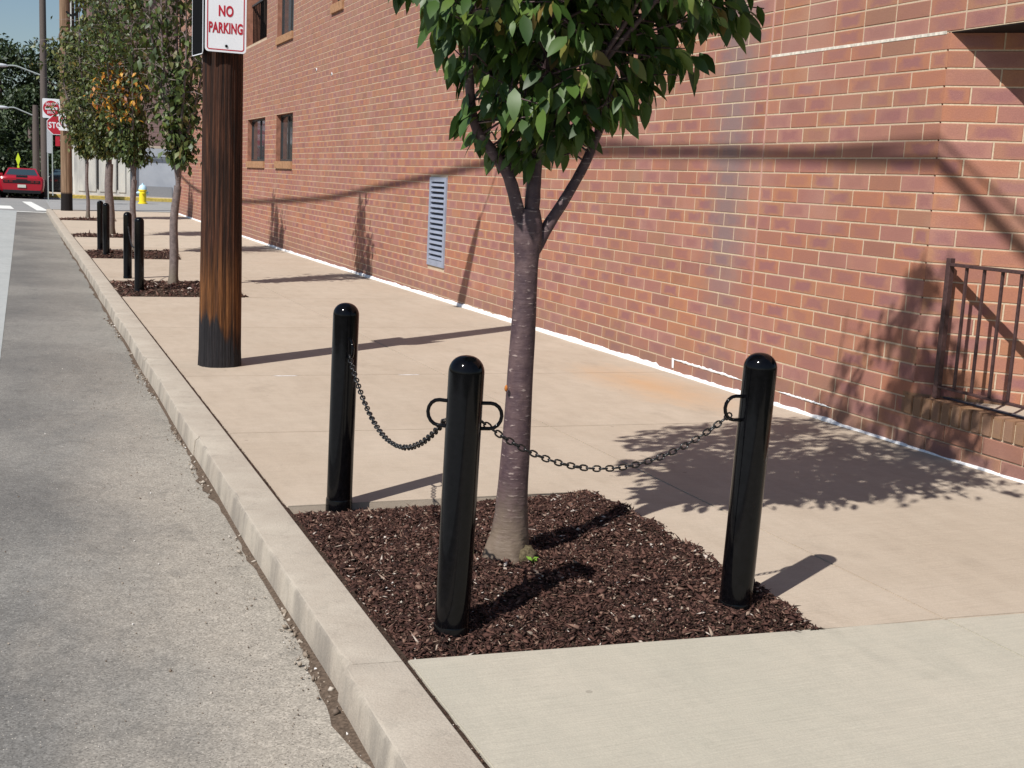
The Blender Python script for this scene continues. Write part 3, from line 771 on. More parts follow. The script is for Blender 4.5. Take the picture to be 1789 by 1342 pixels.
# upper loggia
o = OPEN[4]; y0, y1, z0, z1 = o[0]-OFF.y, o[1]-OFF.y, o[2], o[3]
bm = bmesh.new(); box(bm, 1.2, 1.25, y0-.1, y1+.1, z0, z1); box(bm, .33, 1.2, y0-.1, y0-.05, z0, z1); box(bm, .33, 1.2, y1+.05, y1+.1, z0, z1); box(bm, .33, 1.2, y0-.1, y1+.1, z0-.12, z0-.02)
lg = link('loggia', bm_mesh(bm), plain('loggia_wall', (.10, .07, .055), .85, .2), bld)
rv = bmesh.new()
for a_, b_ in ((y0-.001, y0+.004), (y1-.004, y1+.001)): box(rv, .0005, .33, a_, b_, z0, z1)
box(rv, .0005, .33, y0+.004, y1-.004, z0-.001, z0+.004)
link('reveal', bm_mesh(rv), plain('reveal_brick', (.30, .14, .095), .85, .2, var=.25, scale=10), lg)
for k in range(14):
    link('baluster', box_mesh(.13, .15, y0+.1+k*.18, y0+.125+k*.18, z0+.01, z0+.9), SBLACK, lg)
link('rail', box_mesh(.12, .16, y0, y1, z0+.9, z0+.94), FRAME, lg)
link('mortar_line', box_mesh(-.0012, .002, 5.72-OFF.y, JOINT-.01-OFF.y, LIN-.010, LIN+.008, .0008), plain('lime_mortar', (.62, .58, .50), .9, .1, var=.3, scale=35), bld)
# pipe stub holes
for y, z in ((20.72, 3.10), (21.9, 3.25)):
    v, f = lathe([(.030, -.004), (.028, .012), (.016, .012), (.014, -.01)], 12)
    h = link('vent_stub', smooth(pyd('vent_stub', v, f), 40), WHITE, bld, Vector((WX, y, z))-OFF, (0, R(-90), 0))
    link('bore', pyd('bore', [(-.004, -.015, -.015), (-.004, .015, -.015), (-.004, .015, .015), (-.004, -.015, .015)], [(0, 1, 2, 3)]), SBLACK, h, (0, 0, 0), (0, R(90), 0))
    h.children[0].location = (0, 0, .0135)
# louvre vent
y0, y1, z0, z1 = [a-b for a, b in zip(VENTR, (OFF.y, OFF.y, 0, 0))]
bm = bmesh.new()
fx0, fx1 = -.016, .03; s = .07
box(bm, fx0, fx1, y0, y0+s, z0, z1); box(bm, fx0, fx1, y1-s, y1, z0, z1); box(bm, fx0+.001, fx1, y0+s, y1-s, z1-.055, z1); box(bm, fx0+.001, fx1, y0+s, y1-s, z0, z0+.075)
lv = link('louvre_vent', bm_mesh(bm), VENT, bld)
link('void', box_mesh(.10, .11, y0, y1, z0, z1), DARK, lv)
zt, zb = z1-.055, z0+.075; n = 15; p_ = (zt-zb)/n
bm = bmesh.new(); mt = Matrix.Rotation(R(0), 4, 'X')
pts = [(-.022, -p_*.30), (-.0205, -p_*.36), (.055, p_*.44), (.055, p_*.50), (.0, p_*.18)]
vv = [bm.verts.new((x, yy, z)) for yy in (y0+s, y1-s) for x, z in [(-.020, -p_*.34), (-.016, -p_*.40), (.045, p_*.40), (.045, p_*.46), (-.014, -p_*.02)]]
for i in range(5): bm.faces.new((vv[i], vv[(i+1) % 5], vv[5+(i+1) % 5], vv[5+i]))
bm.faces.new(vv[:5][::-1]); bm.faces.new(vv[5:])
sm = bm_mesh(bm, 'slat'); sm.materials.append(VENT)
for i in range(n): link('slat', sm, None, lv, (0, 0, zb+(i+.5)*p_))

# ------------------------------------------------------------ railing on the porch ledge
rail = empty('iron_railing', (WX+.05, 5.55, .33)); tag(rail, 'brown iron railing standing on the brick ledge of the porch', 'railing')
ro = Vector(rail.location)
def rb(name, x0, x1, y0, y1, z0, z1, b=.002): return link(name, box_mesh(x0, x1, y0, y1, z0, z1, b), IRON, rail)
rb('post', -.0175, .0175, -.0175, .0175, 0, .81)
rb('post', -.0175, .0175, -2.4, -2.365, 0, .81)
rb('top_rail', -.022, .022, -2.36, -.018, .765, .783)
rb('bottom_rail', -.016, .016, -2.36, -.018, .062, .076)
bal = box_mesh(-.0075, .0075, -.0075, .0075, .0762, .7648, .001); bal.materials.append(IRON)
for k in range(1, 17): link('baluster', bal, None, rail, (0, -.137*k, 0))

# ------------------------------------------------------------ bollards with loops and chains
def bollard_mesh():
    p = [(.057, -.12), (.057, .86)]
    for i in range(1, 10):
        a = i/10*math.pi/2; p.append((.057*math.cos(a)**.85, .86+.054*math.sin(a)))
    p.append((.004, .9142))
    v, f = lathe(p, 40, lambda a, z: 1+.004*math.sin(2*a+z*4)); return smooth(pyd('post', v, f), 60)
def collar_mesh():
    v, f = lathe([(.0595, -.06), (.0592, .030), (.0575, .036), (.0560, .037)], 32, lambda a, z: 1+.02*math.sin(3*a)); return smooth(pyd('collar', v, f), 40)
BM, CM = bollard_mesh(), collar_mesh()
def dloop():
    pts = []
    h = .041; e = .034
    pts.append((.050, 0, h))
    pts.append((.050+e*.5, 0, h))
    for i in range(9):
        a = math.pi/2-math.pi*i/8; pts.append((.050+e+.001+h*.92*math.cos(a), 0, h*math.sin(a)))
    pts.append((.050+e*.5, 0, -h)); pts.append((.050, 0, -h))
    v, f = tube_data(pts, .0062, 10); return smooth(pyd('chain_loop', v, f), 60)
DL = dloop()
def bollard(x, y, z, loops, label, group='black bollards', lean=(0, 0)):
    t = empty('bollard', (x, y, z)); tag(t, label, 'bollard', group); t.rotation_euler = (lean[0], lean[1], 0)
    link('post', BM, BLACK, t); link('collar', CM, BLACK, t)
    for a in loops: link('chain_loop', DL, BLACK, t, (0, 0, .722), (0, 0, a))
    return t
zc = lambda x, y: gz(x, y)
b1 = bollard(.198, 3.55, gz(.2, 3.55), [R(-8), R(140)], 'nearest black bollard, in the front corner of the mulch bed beside the kerb', lean=(0, R(.9)))
b2 = bollard(.225, 5.19, gz(.2, 5.2), [R(-88)], 'black bollard at the far corner of the near mulch bed, beside the kerb', lean=(0, R(.6)))
b3 = bollard(1.228, 3.49, gz(1.2, 3.5), [R(180)], 'black bollard at the right corner of the near mulch bed, shadow on the pavement', lean=(0, R(1.6)))
bollard(.242, 15.57, gz(.2, 15.5), [R(90)], 'black bollard at the near edge of the second mulch bed', lean=(0, 0))
bollard(.262, 17.63, gz(.2, 17.6), [R(-90)], 'black bollard at the far edge of the second mulch bed, left of the near one')
bollard(.275, 22.5, gz(.2, 22.7), [R(90)], 'right hand black bollard of the overlapping pair at the third mulch bed')
bollard(.262, 24.05, gz(.2, 24.2), [R(-90)], 'left hand black bollard of the overlapping pair at the third mulch bed')

def link_mesh(pl=.0255, wd=.0085, r=.0026):
    pts = []
    for s, a0 in ((1, -90), (-1, 90)):
        for i in range(5):
            a = R(a0+180*i/4); pts.append((s*(pl/2-wd)+wd*math.cos(a), wd*math.sin(a), 0))
    v, f = tube_data(pts, r, 6, closed=True); return smooth(pyd('link', v, f), 60)
LK = link_mesh(.0285, .0088, .0031); LK.materials.append(CHAIN)
def chain(A, B, sag, label, pitch=.0232):
    A, B = Vector(A), Vector(B); root = empty('chain', A); tag(root, label, 'chain', 'chains between the bollards')
    N = 400; P = []
    for i in range(N+1):
        t = i/N; p = A.lerp(B, t); p.z -= 4*sag*t*(1-t); P.append(p)
    d = 0; nxt = 0; k = 0
    for i in range(1, N+1):
        seg = (P[i]-P[i-1]).length
        while d+seg >= nxt:
            f = (nxt-d)/seg; p = P[i-1].lerp(P[i], f); t = (P[i]-P[i-1]).normalized()
            q = t.to_track_quat('X', 'Z'); roll = Matrix.Rotation(R((72 if k % 2 else 165)+random.uniform(-13, 13)), 4, 'X')
            o = link('link', LK, None, root); o.matrix_local = Matrix.Translation(p-A) @ q.to_matrix().to_4x4() @ roll
            nxt += pitch; k += 1
        d += seg
    return root
chain((.270, 3.545, .688), (1.152, 3.49, .704), .172, 'black chain hanging between the nearest bollard and the right bollard, in front of the trunk')
chain((.165, 3.605, .684), (.228, 5.085, .668), .218, 'black chain hanging between the nearest bollard and the one behind it by the kerb')
chain((.242, 15.68, .60), (.262, 17.52, .60), .22, 'black chain barely visible between the two bollards of the second bed')

# ------------------------------------------------------------ utility poles, signs
pole = empty('utility_pole', (.325, 9.47, gz(.3, 9.4))); tag(pole, 'dark wooden utility pole with tarred foot carrying the no parking sign', 'utility pole', 'wooden utility poles')
wv = lambda a, z: 1+.012*math.sin(5*a+z*1.3)+.008*math.sin(11*a+z*2)+.010*math.sin(23*a+.7*math.sin(z*1.1))+.008*math.sin(41*a+1+.5*math.sin(z*2))-.022*max(0, math.sin(7*a+.3*math.sin(z*.9)))**24+(.02*math.exp(-((a-4.5)**2)/.02) if z > .2 else 0)
v, f = lathe([(.166, -.08), (.163, 0), (.158, .12), (.156, .4), (.153, .8), (.150, 1.2), (.147, 1.7), (.144, 2.3), (.140, 3.2), (.13, 5), (.12, 9.2)], 180, wv)
link('trunk', smooth(pyd('trunk', v, f), 60), POLE, pole)
link('crossarm', box_mesh(-.9, .9, -.05, .05, 8.3, 8.42, .01), POLE2, pole)
def rounded(w_, h_, r, t, n=6):
    bm = bmesh.new(); vs = []
    for cx, cz, a0 in ((w_/2-r, h_-r, 0), (-w_/2+r, h_-r, 90), (-w_/2+r, r, 180), (w_/2-r, r, 270)):
        for i in range(n+1):
            a = R(a0+90*i/n); vs.append((cx+r*math.cos(a), cz+r*math.sin(a)))
    f1 = [bm.verts.new((x, 0, z)) for x, z in vs]; f2 = [bm.verts.new((x, t, z)) for x, z in vs]
    bm.faces.new(f1); bm.faces.new(f2[::-1]); m = len(vs)
    for i in range(m): bm.faces.new((f1[i], f2[i], f2[(i+1) % m], f1[(i+1) % m]))
    return bm_mesh(bm)
def ring(w_, h_, r, th, t=.0008, n=6):
    bm = bmesh.new(); A = []; B = []
    for cx, cz, a0 in ((w_/2-r, h_/2-r, 0), (-w_/2+r, h_/2-r, 90), (-w_/2+r, -h_/2+r, 180), (w_/2-r, -h_/2+r, 270)):
        for i in range(n+1):
            a = R(a0+90*i/n); A.append((cx+r*math.cos(a), cz+r*math.sin(a))); rr = max(r-th, .001)
            B.append((cx+rr*math.cos(a), cz+rr*math.sin(a)))
    L = [[bm.verts.new((x, y, z)) for x, z in P] for P, y in ((A, 0), (B, 0), (A, t), (B, t))]; m = len(A)
    for i in range(m):
        j = (i+1) % m
        bm.faces.new((L[0][i], L[0][j], L[1][j], L[1][i])); bm.faces.new((L[2][i], L[3][i], L[3][j], L[2][j]))
        bm.faces.new((L[0][i], L[2][i], L[2][j], L[0][j])); bm.faces.new((L[1][i], L[1][j], L[3][j], L[3][i]))
    return bm_mesh(bm)
def put_text(s, size, parent, x, z, y, mat, sx=.7, bold=.006, name='lettering'):
    me = text_mesh(s, size, .0008, bold, sx); me.materials.append(mat)
    return link(name, me, None, parent, (x, y, z), (R(90), 0, 0))
npk = empty('no_parking_sign', (.316, 9.285, 2.277), R(0)); tag(npk, 'white no parking sign with red letters and border on the dark pole', 'sign')
link('panel', rounded(.296, .457, .026, .003), WHITE, npk)
link('border', ring(.268, .429, .020, .0075), RED, npk, (0, -.0012, .2285))
put_text('NO', .102, npk, 0, .256, -.0012, RED, .66, .0035)
put_text('PARKING', .101, npk, 0, .137, -.0012, RED, .56, .0035)
v, f = lathe([(.010, 0), (.010, .004), (.006, .007), (.001, .008)], 12)
bt = smooth(pyd('bolt', v, f), 40); bt.materials.append(SBLACK)
for z in (.045, .412): link('bolt', bt, None, npk, (0.005, 0, z), (R(90), 0, 0))
s2 = empty('sign', (.158, 9.345, 2.26), R(97)); tag(s2, 'black edge-on sign plate with pale rim on the left side of the dark pole', 'sign')
link('panel', rounded(.30, .457, .02, .003), SBLACK, s2, (.13, 0, 0)); link('border', ring(.304, .461, .022, .006, .005), WHITE, s2, (.13, -.001, .2285))
# cable bundle strung between the poles (above the picture, its shadow lies on the wall)
wy = [(3.0, 1.66), (5.68, 1.69), (8, 1.745), (10.0, 1.765), (11.6, 1.74), (12.7, 1.68), (15, 1.48), (17.9, 1.26), (21, 1.03), (25.0, .86), (30, .70), (36.5, .72), (41, 1.05), (45.2, 1.6)]
cab = empty('overhead_cable', (.33, 9.4, 6.3)); tag(cab, 'black cable bundle slung above the kerb between the utility poles', 'cable')
pts = spline([(.33, y-2.264, z+4.56) for y, z in wy], 6)
pts = [Vector((.33, -6, 6.1))]+pts
tube('cable', [p-Vector(cab.location) for p in pts], .034, SBLACK, cab, 8)
pts2 = spline([(.40, 2.0, 6.35), (.40, 5.5, 6.20), (.40, 7.6, 6.31), (.40, 9.3, 6.36)], 8); tube('cable', [p-Vector(cab.location) for p in pts2], .014, SBLACK, cab, 6)
sl = empty('shadow_caster', (.33, 9.9, 6.9)); tag(sl, 'added stand-in for the unseen thing casting the leaning wall shadow', 'cable')  # added out of view to cast the leaning shadow near the vent
so = Vector(sl.location)
tube('cable', [Vector(p)-so for p in ((.33, 9.5, 7.6), (.33, 10.3, 6.35), (.33, 10.62, 5.95), (.33, 11.02, 5.5))], .012, SBLACK, sl, 6)
tube('shadow_wedge', [Vector(p)-so for p in ((.33, 10.98, 5.55), (.33, 11.16, 5.22), (.33, 11.48, 4.56))], [.05, .085, .12], SBLACK, sl, 8)  # flared only to give that wall shadow its wedge shape
# second pole down the street
p2 = empty('utility_pole', (.28, 43.3, gz(.2, 43))); tag(p2, 'weathered brown wooden pole with black foot carrying a small white sign, at the street corner', 'utility pole', 'wooden utility poles')
v, f = lathe([(.19, -.1), (.185, .2), (.18, 1.5), (.17, 4), (.155, 10)], 24, wv); link('trunk', smooth(pyd('trunk', v, f), 60), POLE2, p2)
link('crossarm', box_mesh(-.9, .9, -.06, .06, 9.2, 9.33, .01), POLE2, p2)
ns = empty('sign', (.25, 43.06, 2.42)); tag(ns, 'small white turn sign with black arrow mark on the far brown pole', 'sign')
link('panel', rounded(.40, .54, .04, .003), WHITE, ns)
tube('arrow', spline([(-.08, -.006, .12), (-.08, -.006, .26), (-.02, -.006, .36), (.08, -.006, .34), (.12, -.006, .27)], 5), .022, SBLACK, ns, 6)
link('arrow_head', pyd('ah', [(.12, -.008, .18), (.20, -.008, .29), (.04, -.008, .29)], [(0, 1, 2)]), SBLACK, ns)
link('ban_ring', ring(.33, .33, .164, .028), RED, ns, (0, -.0045, .27))
# stop sign group
sp = empty('stop_sign', (.36, 49.6, gz(.3, 48))); tag(sp, 'red stop sign on a grey steel post at the corner', 'stop sign')
tube('post', [(0, 0, -.1), (-.02, 0, 1.5), (-.08, 0, 3.6)], .035, GALV, sp, 10)
def octa(r, t):
    bm = bmesh.new(); a = [(r*math.cos(R(22.5+45*i)), r*math.sin(R(22.5+45*i))) for i in range(8)]
    f1 = [bm.verts.new((x, 0, z)) for x, z in a]; f2 = [bm.verts.new((x, t, z)) for x, z in a]; bm.faces.new(f1); bm.faces.new(f2[::-1])
    for i in range(8): bm.faces.new((f1[i], f2[i], f2[(i+1) % 8], f1[(i+1) % 8]))
    return bm_mesh(bm)
link('rim', octa(.385, .003), WHITE, sp, (-.20, -.045, 2.93)); link('face', octa(.36, .003), RED, sp, (-.20, -.049, 2.93))
put_text('STOP', .30, sp, -.20, 2.82, -.051, WHITE, .80, .008)
link('small_plate', rounded(.16, .36, .01, .004), RED, sp, (-.18, -.045, 2.16))
dn = empty('do_not_enter_sign', (.0, 50.2, 3.02)); tag(dn, 'white square do not enter sign with red disc above the stop sign', 'sign')
link('panel', rounded(.62, .72, .04, .004), WHITE, dn, (-.02, 0, 0))
v, f = lathe([(.29, 0), (.29, .004)], 32); link('disc', pyd('disc', v, f), RED, dn, (-.02, -.001, .36), (R(90), 0, 0))
link('bar', box_mesh(-.22, .22, -.008, -.0055, .31, .41), WHITE, dn, (-.02, 0, 0))
put_text('DO NOT', .13, dn, -.02, .47, -.006, WHITE, .7, .003); put_text('ENTER', .13, dn, -.02, .17, -.006, WHITE, .7, .003)
link('bracket', box_mesh(-.02, .02, .005, .05, -2.9, .72), GALV, dn)
wsg = empty('street_banner', (-.05, 52.0, 1.72)); tag(wsg, 'tall narrow grey white panel hanging under the signs on the thin pole', 'banner')
link('panel', rounded(.22, .95, .05, .01), plain('banner_grey', (.42, .44, .46), .6, .3), wsg); link('post', box_mesh(-.1, -.06, .02, .06, -1.95, 1.0), GALV, wsg)
# street lamps beyond the crossing
def lampp(x, y, H, armz, L, label, armtip):
    t = empty('street_lamp', (x, y, -.2)); tag(t, label, 'street lamp', 'street lamps beyond the crossing')
    v, f = lathe([(.17, 0), (.16, 3), (.13, H)], 16); link('pole', smooth(pyd('pole', v, f), 60), plain('grey_brown_wood', (.11, .09, .08), .8, .2), t)
    tube('arm', spline([(0, 0, armz), (-L*.45, 0, armz+.22), (-L*.75, 0, armz+.36), (-L, 0, armz+.34)], 6), .035, GALV, t, 8)
    bm = bmesh.new(); bmesh.ops.create_uvsphere(bm, u_segments=14, v_segments=8, radius=1)
    for q in bm.verts: q.co = Vector((q.co.x*.36, q.co.y*.15, q.co.z*(.10 if q.co.z > 0 else .07)))
    link('lamp_head', bm_mesh(bm, 'lh', 60), plain('lamp_grey', (.5, .52, .55), .4, .5), t, (-L-.25, 0, armz+.33)); return t
lampp(-.12, 60.0, 11.0, 5.35, 1.55, 'upper street lamp arm on the tall thin pole left of the street trees', None)
lampp(-.42, 66, 4.3, 3.75, 1.3, 'lower fainter street lamp arm in front of the dark trees', None)
ys = empty('crossing_sign', (-1.25, 66, -.2)); tag(ys, 'fluorescent yellow green diamond crossing sign above the red car', 'sign')
tube('post', [(0, .03, 0), (0, .03, 1.9)], .02, GALV, ys, 6)
link('panel', pyd('dia', [(0, 0, 1.28), (.11, 0, 1.62), (0, 0, 1.95), (-.11, 0, 1.62), (0, .004, 1.28), (.11, .004, 1.62), (0, .004, 1.95), (-.11, .004, 1.62)], [(0, 1, 2, 3), (7, 6, 5, 4), (0, 4, 5, 1), (1, 5, 6, 2), (2, 6, 7, 3), (3, 7, 4, 0)]), YGREEN, ys)
link('small_plate', rounded(.10, .22, .01, .003), YGREEN, ys, (0, -.004, 1.10))
# hydrant
hy = empty('fire_hydrant', (3.5, 52.5, gz(3.5, 52)+.01)); tag(hy, 'yellow fire hydrant with pale blue top at the street corner', 'fire hydrant')
HY = plain('hydrant_yellow', (.80, .62, .02), .45, .4, var=.06); HB = plain('hydrant_blue', (.50, .70, .80), .45, .4, var=.05)
v, f = lathe([(.19, 0), (.19, .05), (.145, .06), (.14, .52), (.17, .53), (.17, .58)], 20); link('barrel', smooth(pyd('barrel', v, f), 35), HY, hy)
v, f = lathe([(.165, .58), (.16, .64), (.13, .72), (.07, .77), (.035, .78), (.035, .84), (.01, .845)], 20); link('bonnet', smooth(pyd('bonnet', v, f), 35), HB, hy)
for a in (0, 180, 270):
    v, f = lathe([(.06, .12), (.06, .22), (.035, .225), (.03, .25)], 12); link('nozzle_cap', smooth(pyd('nozzle', v, f), 35), HB if a != 270 else HY, hy, (0, 0, .44), (0, R(90), R(a)))

# ------------------------------------------------------------ cars
CARM = {}
def car(name, loc, rz, paint, label, stripe=True):
    t = empty('parked_car', loc, rz); tag(t, label, 'car')
    # sections along length (rear at y=0): (y, halfwidth bottom, halfwidth shoulder, z bottom, z shoulder, z deck)
    secs = [(0.0, .80, .84, .34, .78, .88), (.06, .86, .90, .27, .84, .95), (.5, .90, .945, .24, .88, .98), (1.3, .90, .94, .22, .88, .97), (2.8, .89, .93, .22, .86, .93), (3.8, .89, .93, .24, .82, .88), (4.5, .84, .87, .30, .72, .76), (4.72, .70, .72, .36, .60, .62)]
    v = []; f = []
    for (y, wb, ws, zb, zs, zd) in secs:
        half = [(0, zb), (wb*.9, zb), (wb, zb+.07), (ws, (zb+zs)/2+.05), (ws, zs), (ws-.06, zd-.03), (ws*.6, zd), (0, zd+.01)]
        loop = half+[(-x, z) for x, z in half[-2:0:-1]]; v += [(x, y, z) for x, z in loop]
    n = 14
    for i in range(len(secs)-1):
        for k in range(n): f.append((i*n+k, i*n+(k+1) % n, (i+1)*n+(k+1) % n, (i+1)*n+k))
    f.append(tuple(range(n))); f.append(tuple((len(secs)-1)*n+k for k in range(n-1, -1, -1)))
    me = smooth(pyd('body', v, f), 35); body = link('body', me, paint, t)
    g = [(.55, .74, .80, .97), (1.25, .58, .62, 1.29), (2.3, .58, .63, 1.31), (3.25, .74, .80, .94)]
    v = []; f = []
    for (y, a, b, z) in g: v += [(-b, y, .93), (b, y, .93), (a, y, z), (-a, y, z)]
    for i in range(3):
        for k in range(4): f.append((i*4+k, i*4+(k+1) % 4, i*4+4+(k+1) % 4, i*4+4+k))
    f += [(3, 2, 1, 0), (12, 13, 14, 15)]
    link('roof', smooth(pyd('roof', v, f), 30), paint, t)
    def q(nm, pts, mat): return link(nm, pyd(nm, pts, [tuple(range(len(pts)))]), mat, t)
    q('rear_window', [(-.66, .615, 1.008), (.66, .615, 1.008), (.52, 1.15, 1.262), (-.52, 1.15, 1.262)], CARM['glass'])
    for s_ in (-1, 1): q('side_window', [(s_*.735, .95, 1.03), (s_*.745, 3.0, 1.0), (s_*.60, 2.3, 1.27), (s_*.605, 1.3, 1.25)], CARM['glass'])
    link('tail_panel', box_mesh(-.76, .76, -.02, .03, .66, .79, .01), CARM['trim'], t)
    for s_ in (-1, 1):
        for dx in (0, .19): link('tail_light', box_mesh(s_*(.63-dx)-.075, s_*(.63-dx)+.075, -.03, .0, .675, .775, .015), CARM['lamp'], t)
        m = link('mirror', box_mesh(s_*.93-.09, s_*.93+.09, 2.75, 2.85, .92, 1.04, .02), paint, t)
        for y in (.95, 3.7):
            vv, ff = lathe([(.33, 0), (.345, .03), (.345, .19), (.33, .22)], 20); wh = link('wheel', smooth(pyd('wheel', vv, ff), 40), CARM['tyre'], t, (s_*.80-.11, y, .345), (0, R(90), 0))
    link('bumper_shadow', box_mesh(-.78, .78, -.03, .10, .22, .36, .02), CARM['trim'], t)
    pl = link('number_plate', box_mesh(-.17, .17, -.035, -.02, .47, .60), CARM['plate'], t)
    if stripe:
        q('stripe', [(-.23, -.006, .80), (.23, -.006, .80), (.23, .02, .958), (-.23, .02, .958)], CARM['trim'])
        q('stripe', [(-.23, .02, .972), (.23, .02, .972), (.23, .55, .998), (-.23, .55, .998)], CARM['trim'])
    return t
tg = NT('car_glass'); tg.color((.03, .05, .06)); tg.set(.05, .8); CARM['glass'] = tg.m
CARM['trim'] = plain('car_trim', (.010, .010, .012), .4, .4); CARM['lamp'] = plain('tail_lamp', (.12, .01, .01), .3, .5)
CARM['tyre'] = plain('tyre', (.012, .012, .012), .9, .1); CARM['plate'] = plain('plate', (.55, .58, .52), .5, .4)
cr = plain('car_red', (.33, .008, .020), .28, .5, var=.04); cb = plain('car_black', (.010, .011, .014), .25, .5)
car('car', (-1.10, 58.6, -.27), R(-1), cr, 'red coupe seen from behind with black stripe over its boot')
car('car', (-3.35, 58.0, -.27), R(0), cr, 'second red car, all but cut off by the left edge of the photo', False)
car('car', (.95, 66.5, -.27), R(-4), cb, 'black car parked beyond the crossing, behind the brown pole', False)

# ------------------------------------------------------------ foliage machinery
def leaf_proto(L=1.0, seg=4, fold=.16, droop=.25):
    """leaf along +X, normal +Z, folded on the midrib"""
    v = []; f = []
    wd = [.0, .30, .36, .24, .0] if seg == 4 else [.0, .34, .0]
    m = len(wd)
    for i in range(m):
        t = i/(m-1); z = -droop*t*t*L; ww = wd[i]*L*.60*(1+(.3 if seg == 2 else 0))
        if ww == 0: v.append((t*L, 0, z))
        else: v += [(t*L, -ww, z+fold*ww), (t*L, 0, z), (t*L, ww, z+fold*ww)]
    if seg == 4:
        f = [(0, 2, 1), (0, 3, 2), (1, 2, 5, 4), (2, 3, 6, 5), (4, 5, 8, 7), (5, 6, 9, 8), (7, 8, 10), (8, 9, 10)]
    else: f = [(0, 2, 1), (0, 3, 2), (1, 2, 4), (2, 3, 4)]
    return np.array(v, float), f
def leaf_mats(n, droop_lo, droop_hi, outward=None):
    """rotation matrices: leaf direction points out and down"""
    az = rng.uniform(0, 2*np.pi, n) if outward is None else outward+rng.normal(0, .9, n)
    el = -rng.uniform(droop_lo, droop_hi, n)
    d = np.stack([np.cos(az)*np.cos(el), np.sin(az)*np.cos(el), np.sin(el)], 1)
    side = np.stack([-np.sin(az), np.cos(az), np.zeros(n)], 1)
    roll = rng.normal(0, .5, n)[:, None]
    nn = np.cross(d, side); s2 = side*np.cos(roll)+nn*np.sin(roll); n2 = np.cross(d, s2)
    return np.stack([d, s2, n2], 2)        # columns
def leaf_mesh(name, pos, Rm, size, proto):
    v, f = proto; n = len(pos); m = len(v)
    P = np.einsum('nij,mj->nmi', Rm, v)*np.asarray(size)[:, None, None]+np.asarray(pos)[:, None]
    fl = []; ls = []; c = 0
    for q in f: fl += list(q); ls.append(c); c += len(q)
    fl = np.array(fl); ls = np.array(ls)
    me = bpy.data.meshes.new(name); me.vertices.add(n*m); me.vertices.foreach_set('co', P.reshape(-1))
    F = (fl[None]+np.arange(n)[:, None]*m).reshape(-1); me.loops.add(len(F)); me.loops.foreach_set('vertex_index', F.astype(np.int32))
    LS = (ls[None]+np.arange(n)[:, None]*c).reshape(-1); me.polygons.add(len(LS)); me.polygons.foreach_set('loop_start', LS.astype(np.int32))
    me.update(calc_edges=True); me.validate(); smooth(me); return me

# ------------------------------------------------------------ the near cherry tree
TX, TY = .640, 4.19; TZ = gz(TX, TY)
tree = empty('cherry_tree', (TX, TY, TZ)); tag(tree, 'nearest street tree, a young cherry with three limbs rising from the mulch bed', 'tree')
T0 = Vector((TX, TY, TZ))
def W(x, z, y=TY): return Vector((x, y, z))-T0
# trunk with a flared knobbly foot
prf = [(.100, -.04), (.092, .0), (.086, .03), (.079, .07), (.071, .12), (.063, .20), (.0575, .32), (.0545, .45), (.050, .65), (.0475, .85), (.0435, 1.05), (.044, 1.17), (.049, 1.25), (.046, 1.31), (.034, 1.36)]
P = []
for r_, z in prf:
    cx = .000+.006*math.sin(z*3)+.026*(z/1.3)+(-.010 if z < .1 else 0); P.append((r_, z, cx, 0))
def tw(a, z):
    w_ = 1+.018*math.sin(3*a+z*9)+.012*math.sin(7*a-z*15)
    if z < .26:
        k = (1-z/.26); w_ += k*(.30*math.exp(-((a-5.6)**2)/.22)+.10*math.sin(4*a+1)+.06*math.sin(9*a+z*60))
    if z > 1.15: w_ += (z-1.15)*1.2*(abs(math.cos(a))-.3)
    return w_
PP = []
for i in range(len(P)-1):
    for k in range(4):
        t = k/4; PP.append(tuple(a*(1-t)+b*t for a, b in zip(P[i], P[i+1])))
PP.append(P[-1]); v, f = lathe(PP, 36, tw)
link('trunk', smooth(pyd('trunk', v, f), 60), BARK, tree)
# knob and orange scar
bm = bmesh.new(); bmesh.ops.create_icosphere(bm, subdivisions=3, radius=.046)
for q in bm.verts: q.co *= 1+.14*math.sin(q.co.x*130)*math.sin(q.co.y*110+q.co.z*90); q.co.z *= .9
link('root_knob', bm_mesh(bm, 'k', 60), plain('mossy_knob', (.10, .080, .048), .9, .1, var=.5, scale=110, bump=.8), tree, (.050, -.058, .052))
bm = bmesh.new(); bmesh.ops.create_icosphere(bm, subdivisions=2, radius=.011)
for q in bm.verts: q.co = Vector((q.co.x*.5, q.co.y, q.co.z*1.1))*random.uniform(.85, 1.15)
link('scar', bm_mesh(bm, 's', 60), plain('orange_scar', (.40, .14, .03), .8, .2, var=.3, scale=150), tree, (-.046, -.024, .695))
limbs = []
def limb(pts, r0, r1, n=10, name='limb'):
    pp = spline(pts, 5); m = len(pp); rad = [r0+(r1-r0)*(i/(m-1))**.8 for i in range(m)]
    rad = [r*random.uniform(.96, 1.05) for r in rad]
    v, f = tube_data(pp, rad, n, .04); link(name, smooth(pyd(name, v, f), 60), BARK, tree); limbs.append((pp, rad)); return pp
limb([W(.655, 1.20), W(.625, 1.31), W(.575, 1.46), W(.50, 1.555), W(.43, 1.65), W(.375, 1.85, 4.12), W(.35, 2.06, 4.08), W(.30, 2.5, 3.98), W(.26, 3.1, 3.85), W(.28, 3.9, 3.75)], .030, .007)
limb([W(.575, 1.47), W(.585, 1.56, 4.22), W(.56, 1.72, 4.30), W(.50, 2.1, 4.45), W(.44, 2.8, 4.6), W(.45, 3.6, 4.7)], .016, .005)
limb([W(.668, 1.22), W(.672, 1.36), W(.678, 1.51), W(.69, 1.72), W(.72, 2.2, 4.15), W(.78, 3.0, 4.05), W(.80, 4.0, 3.9), W(.84, 4.75, 3.72), W(.83, 5.2, 3.6)], .034, .006)
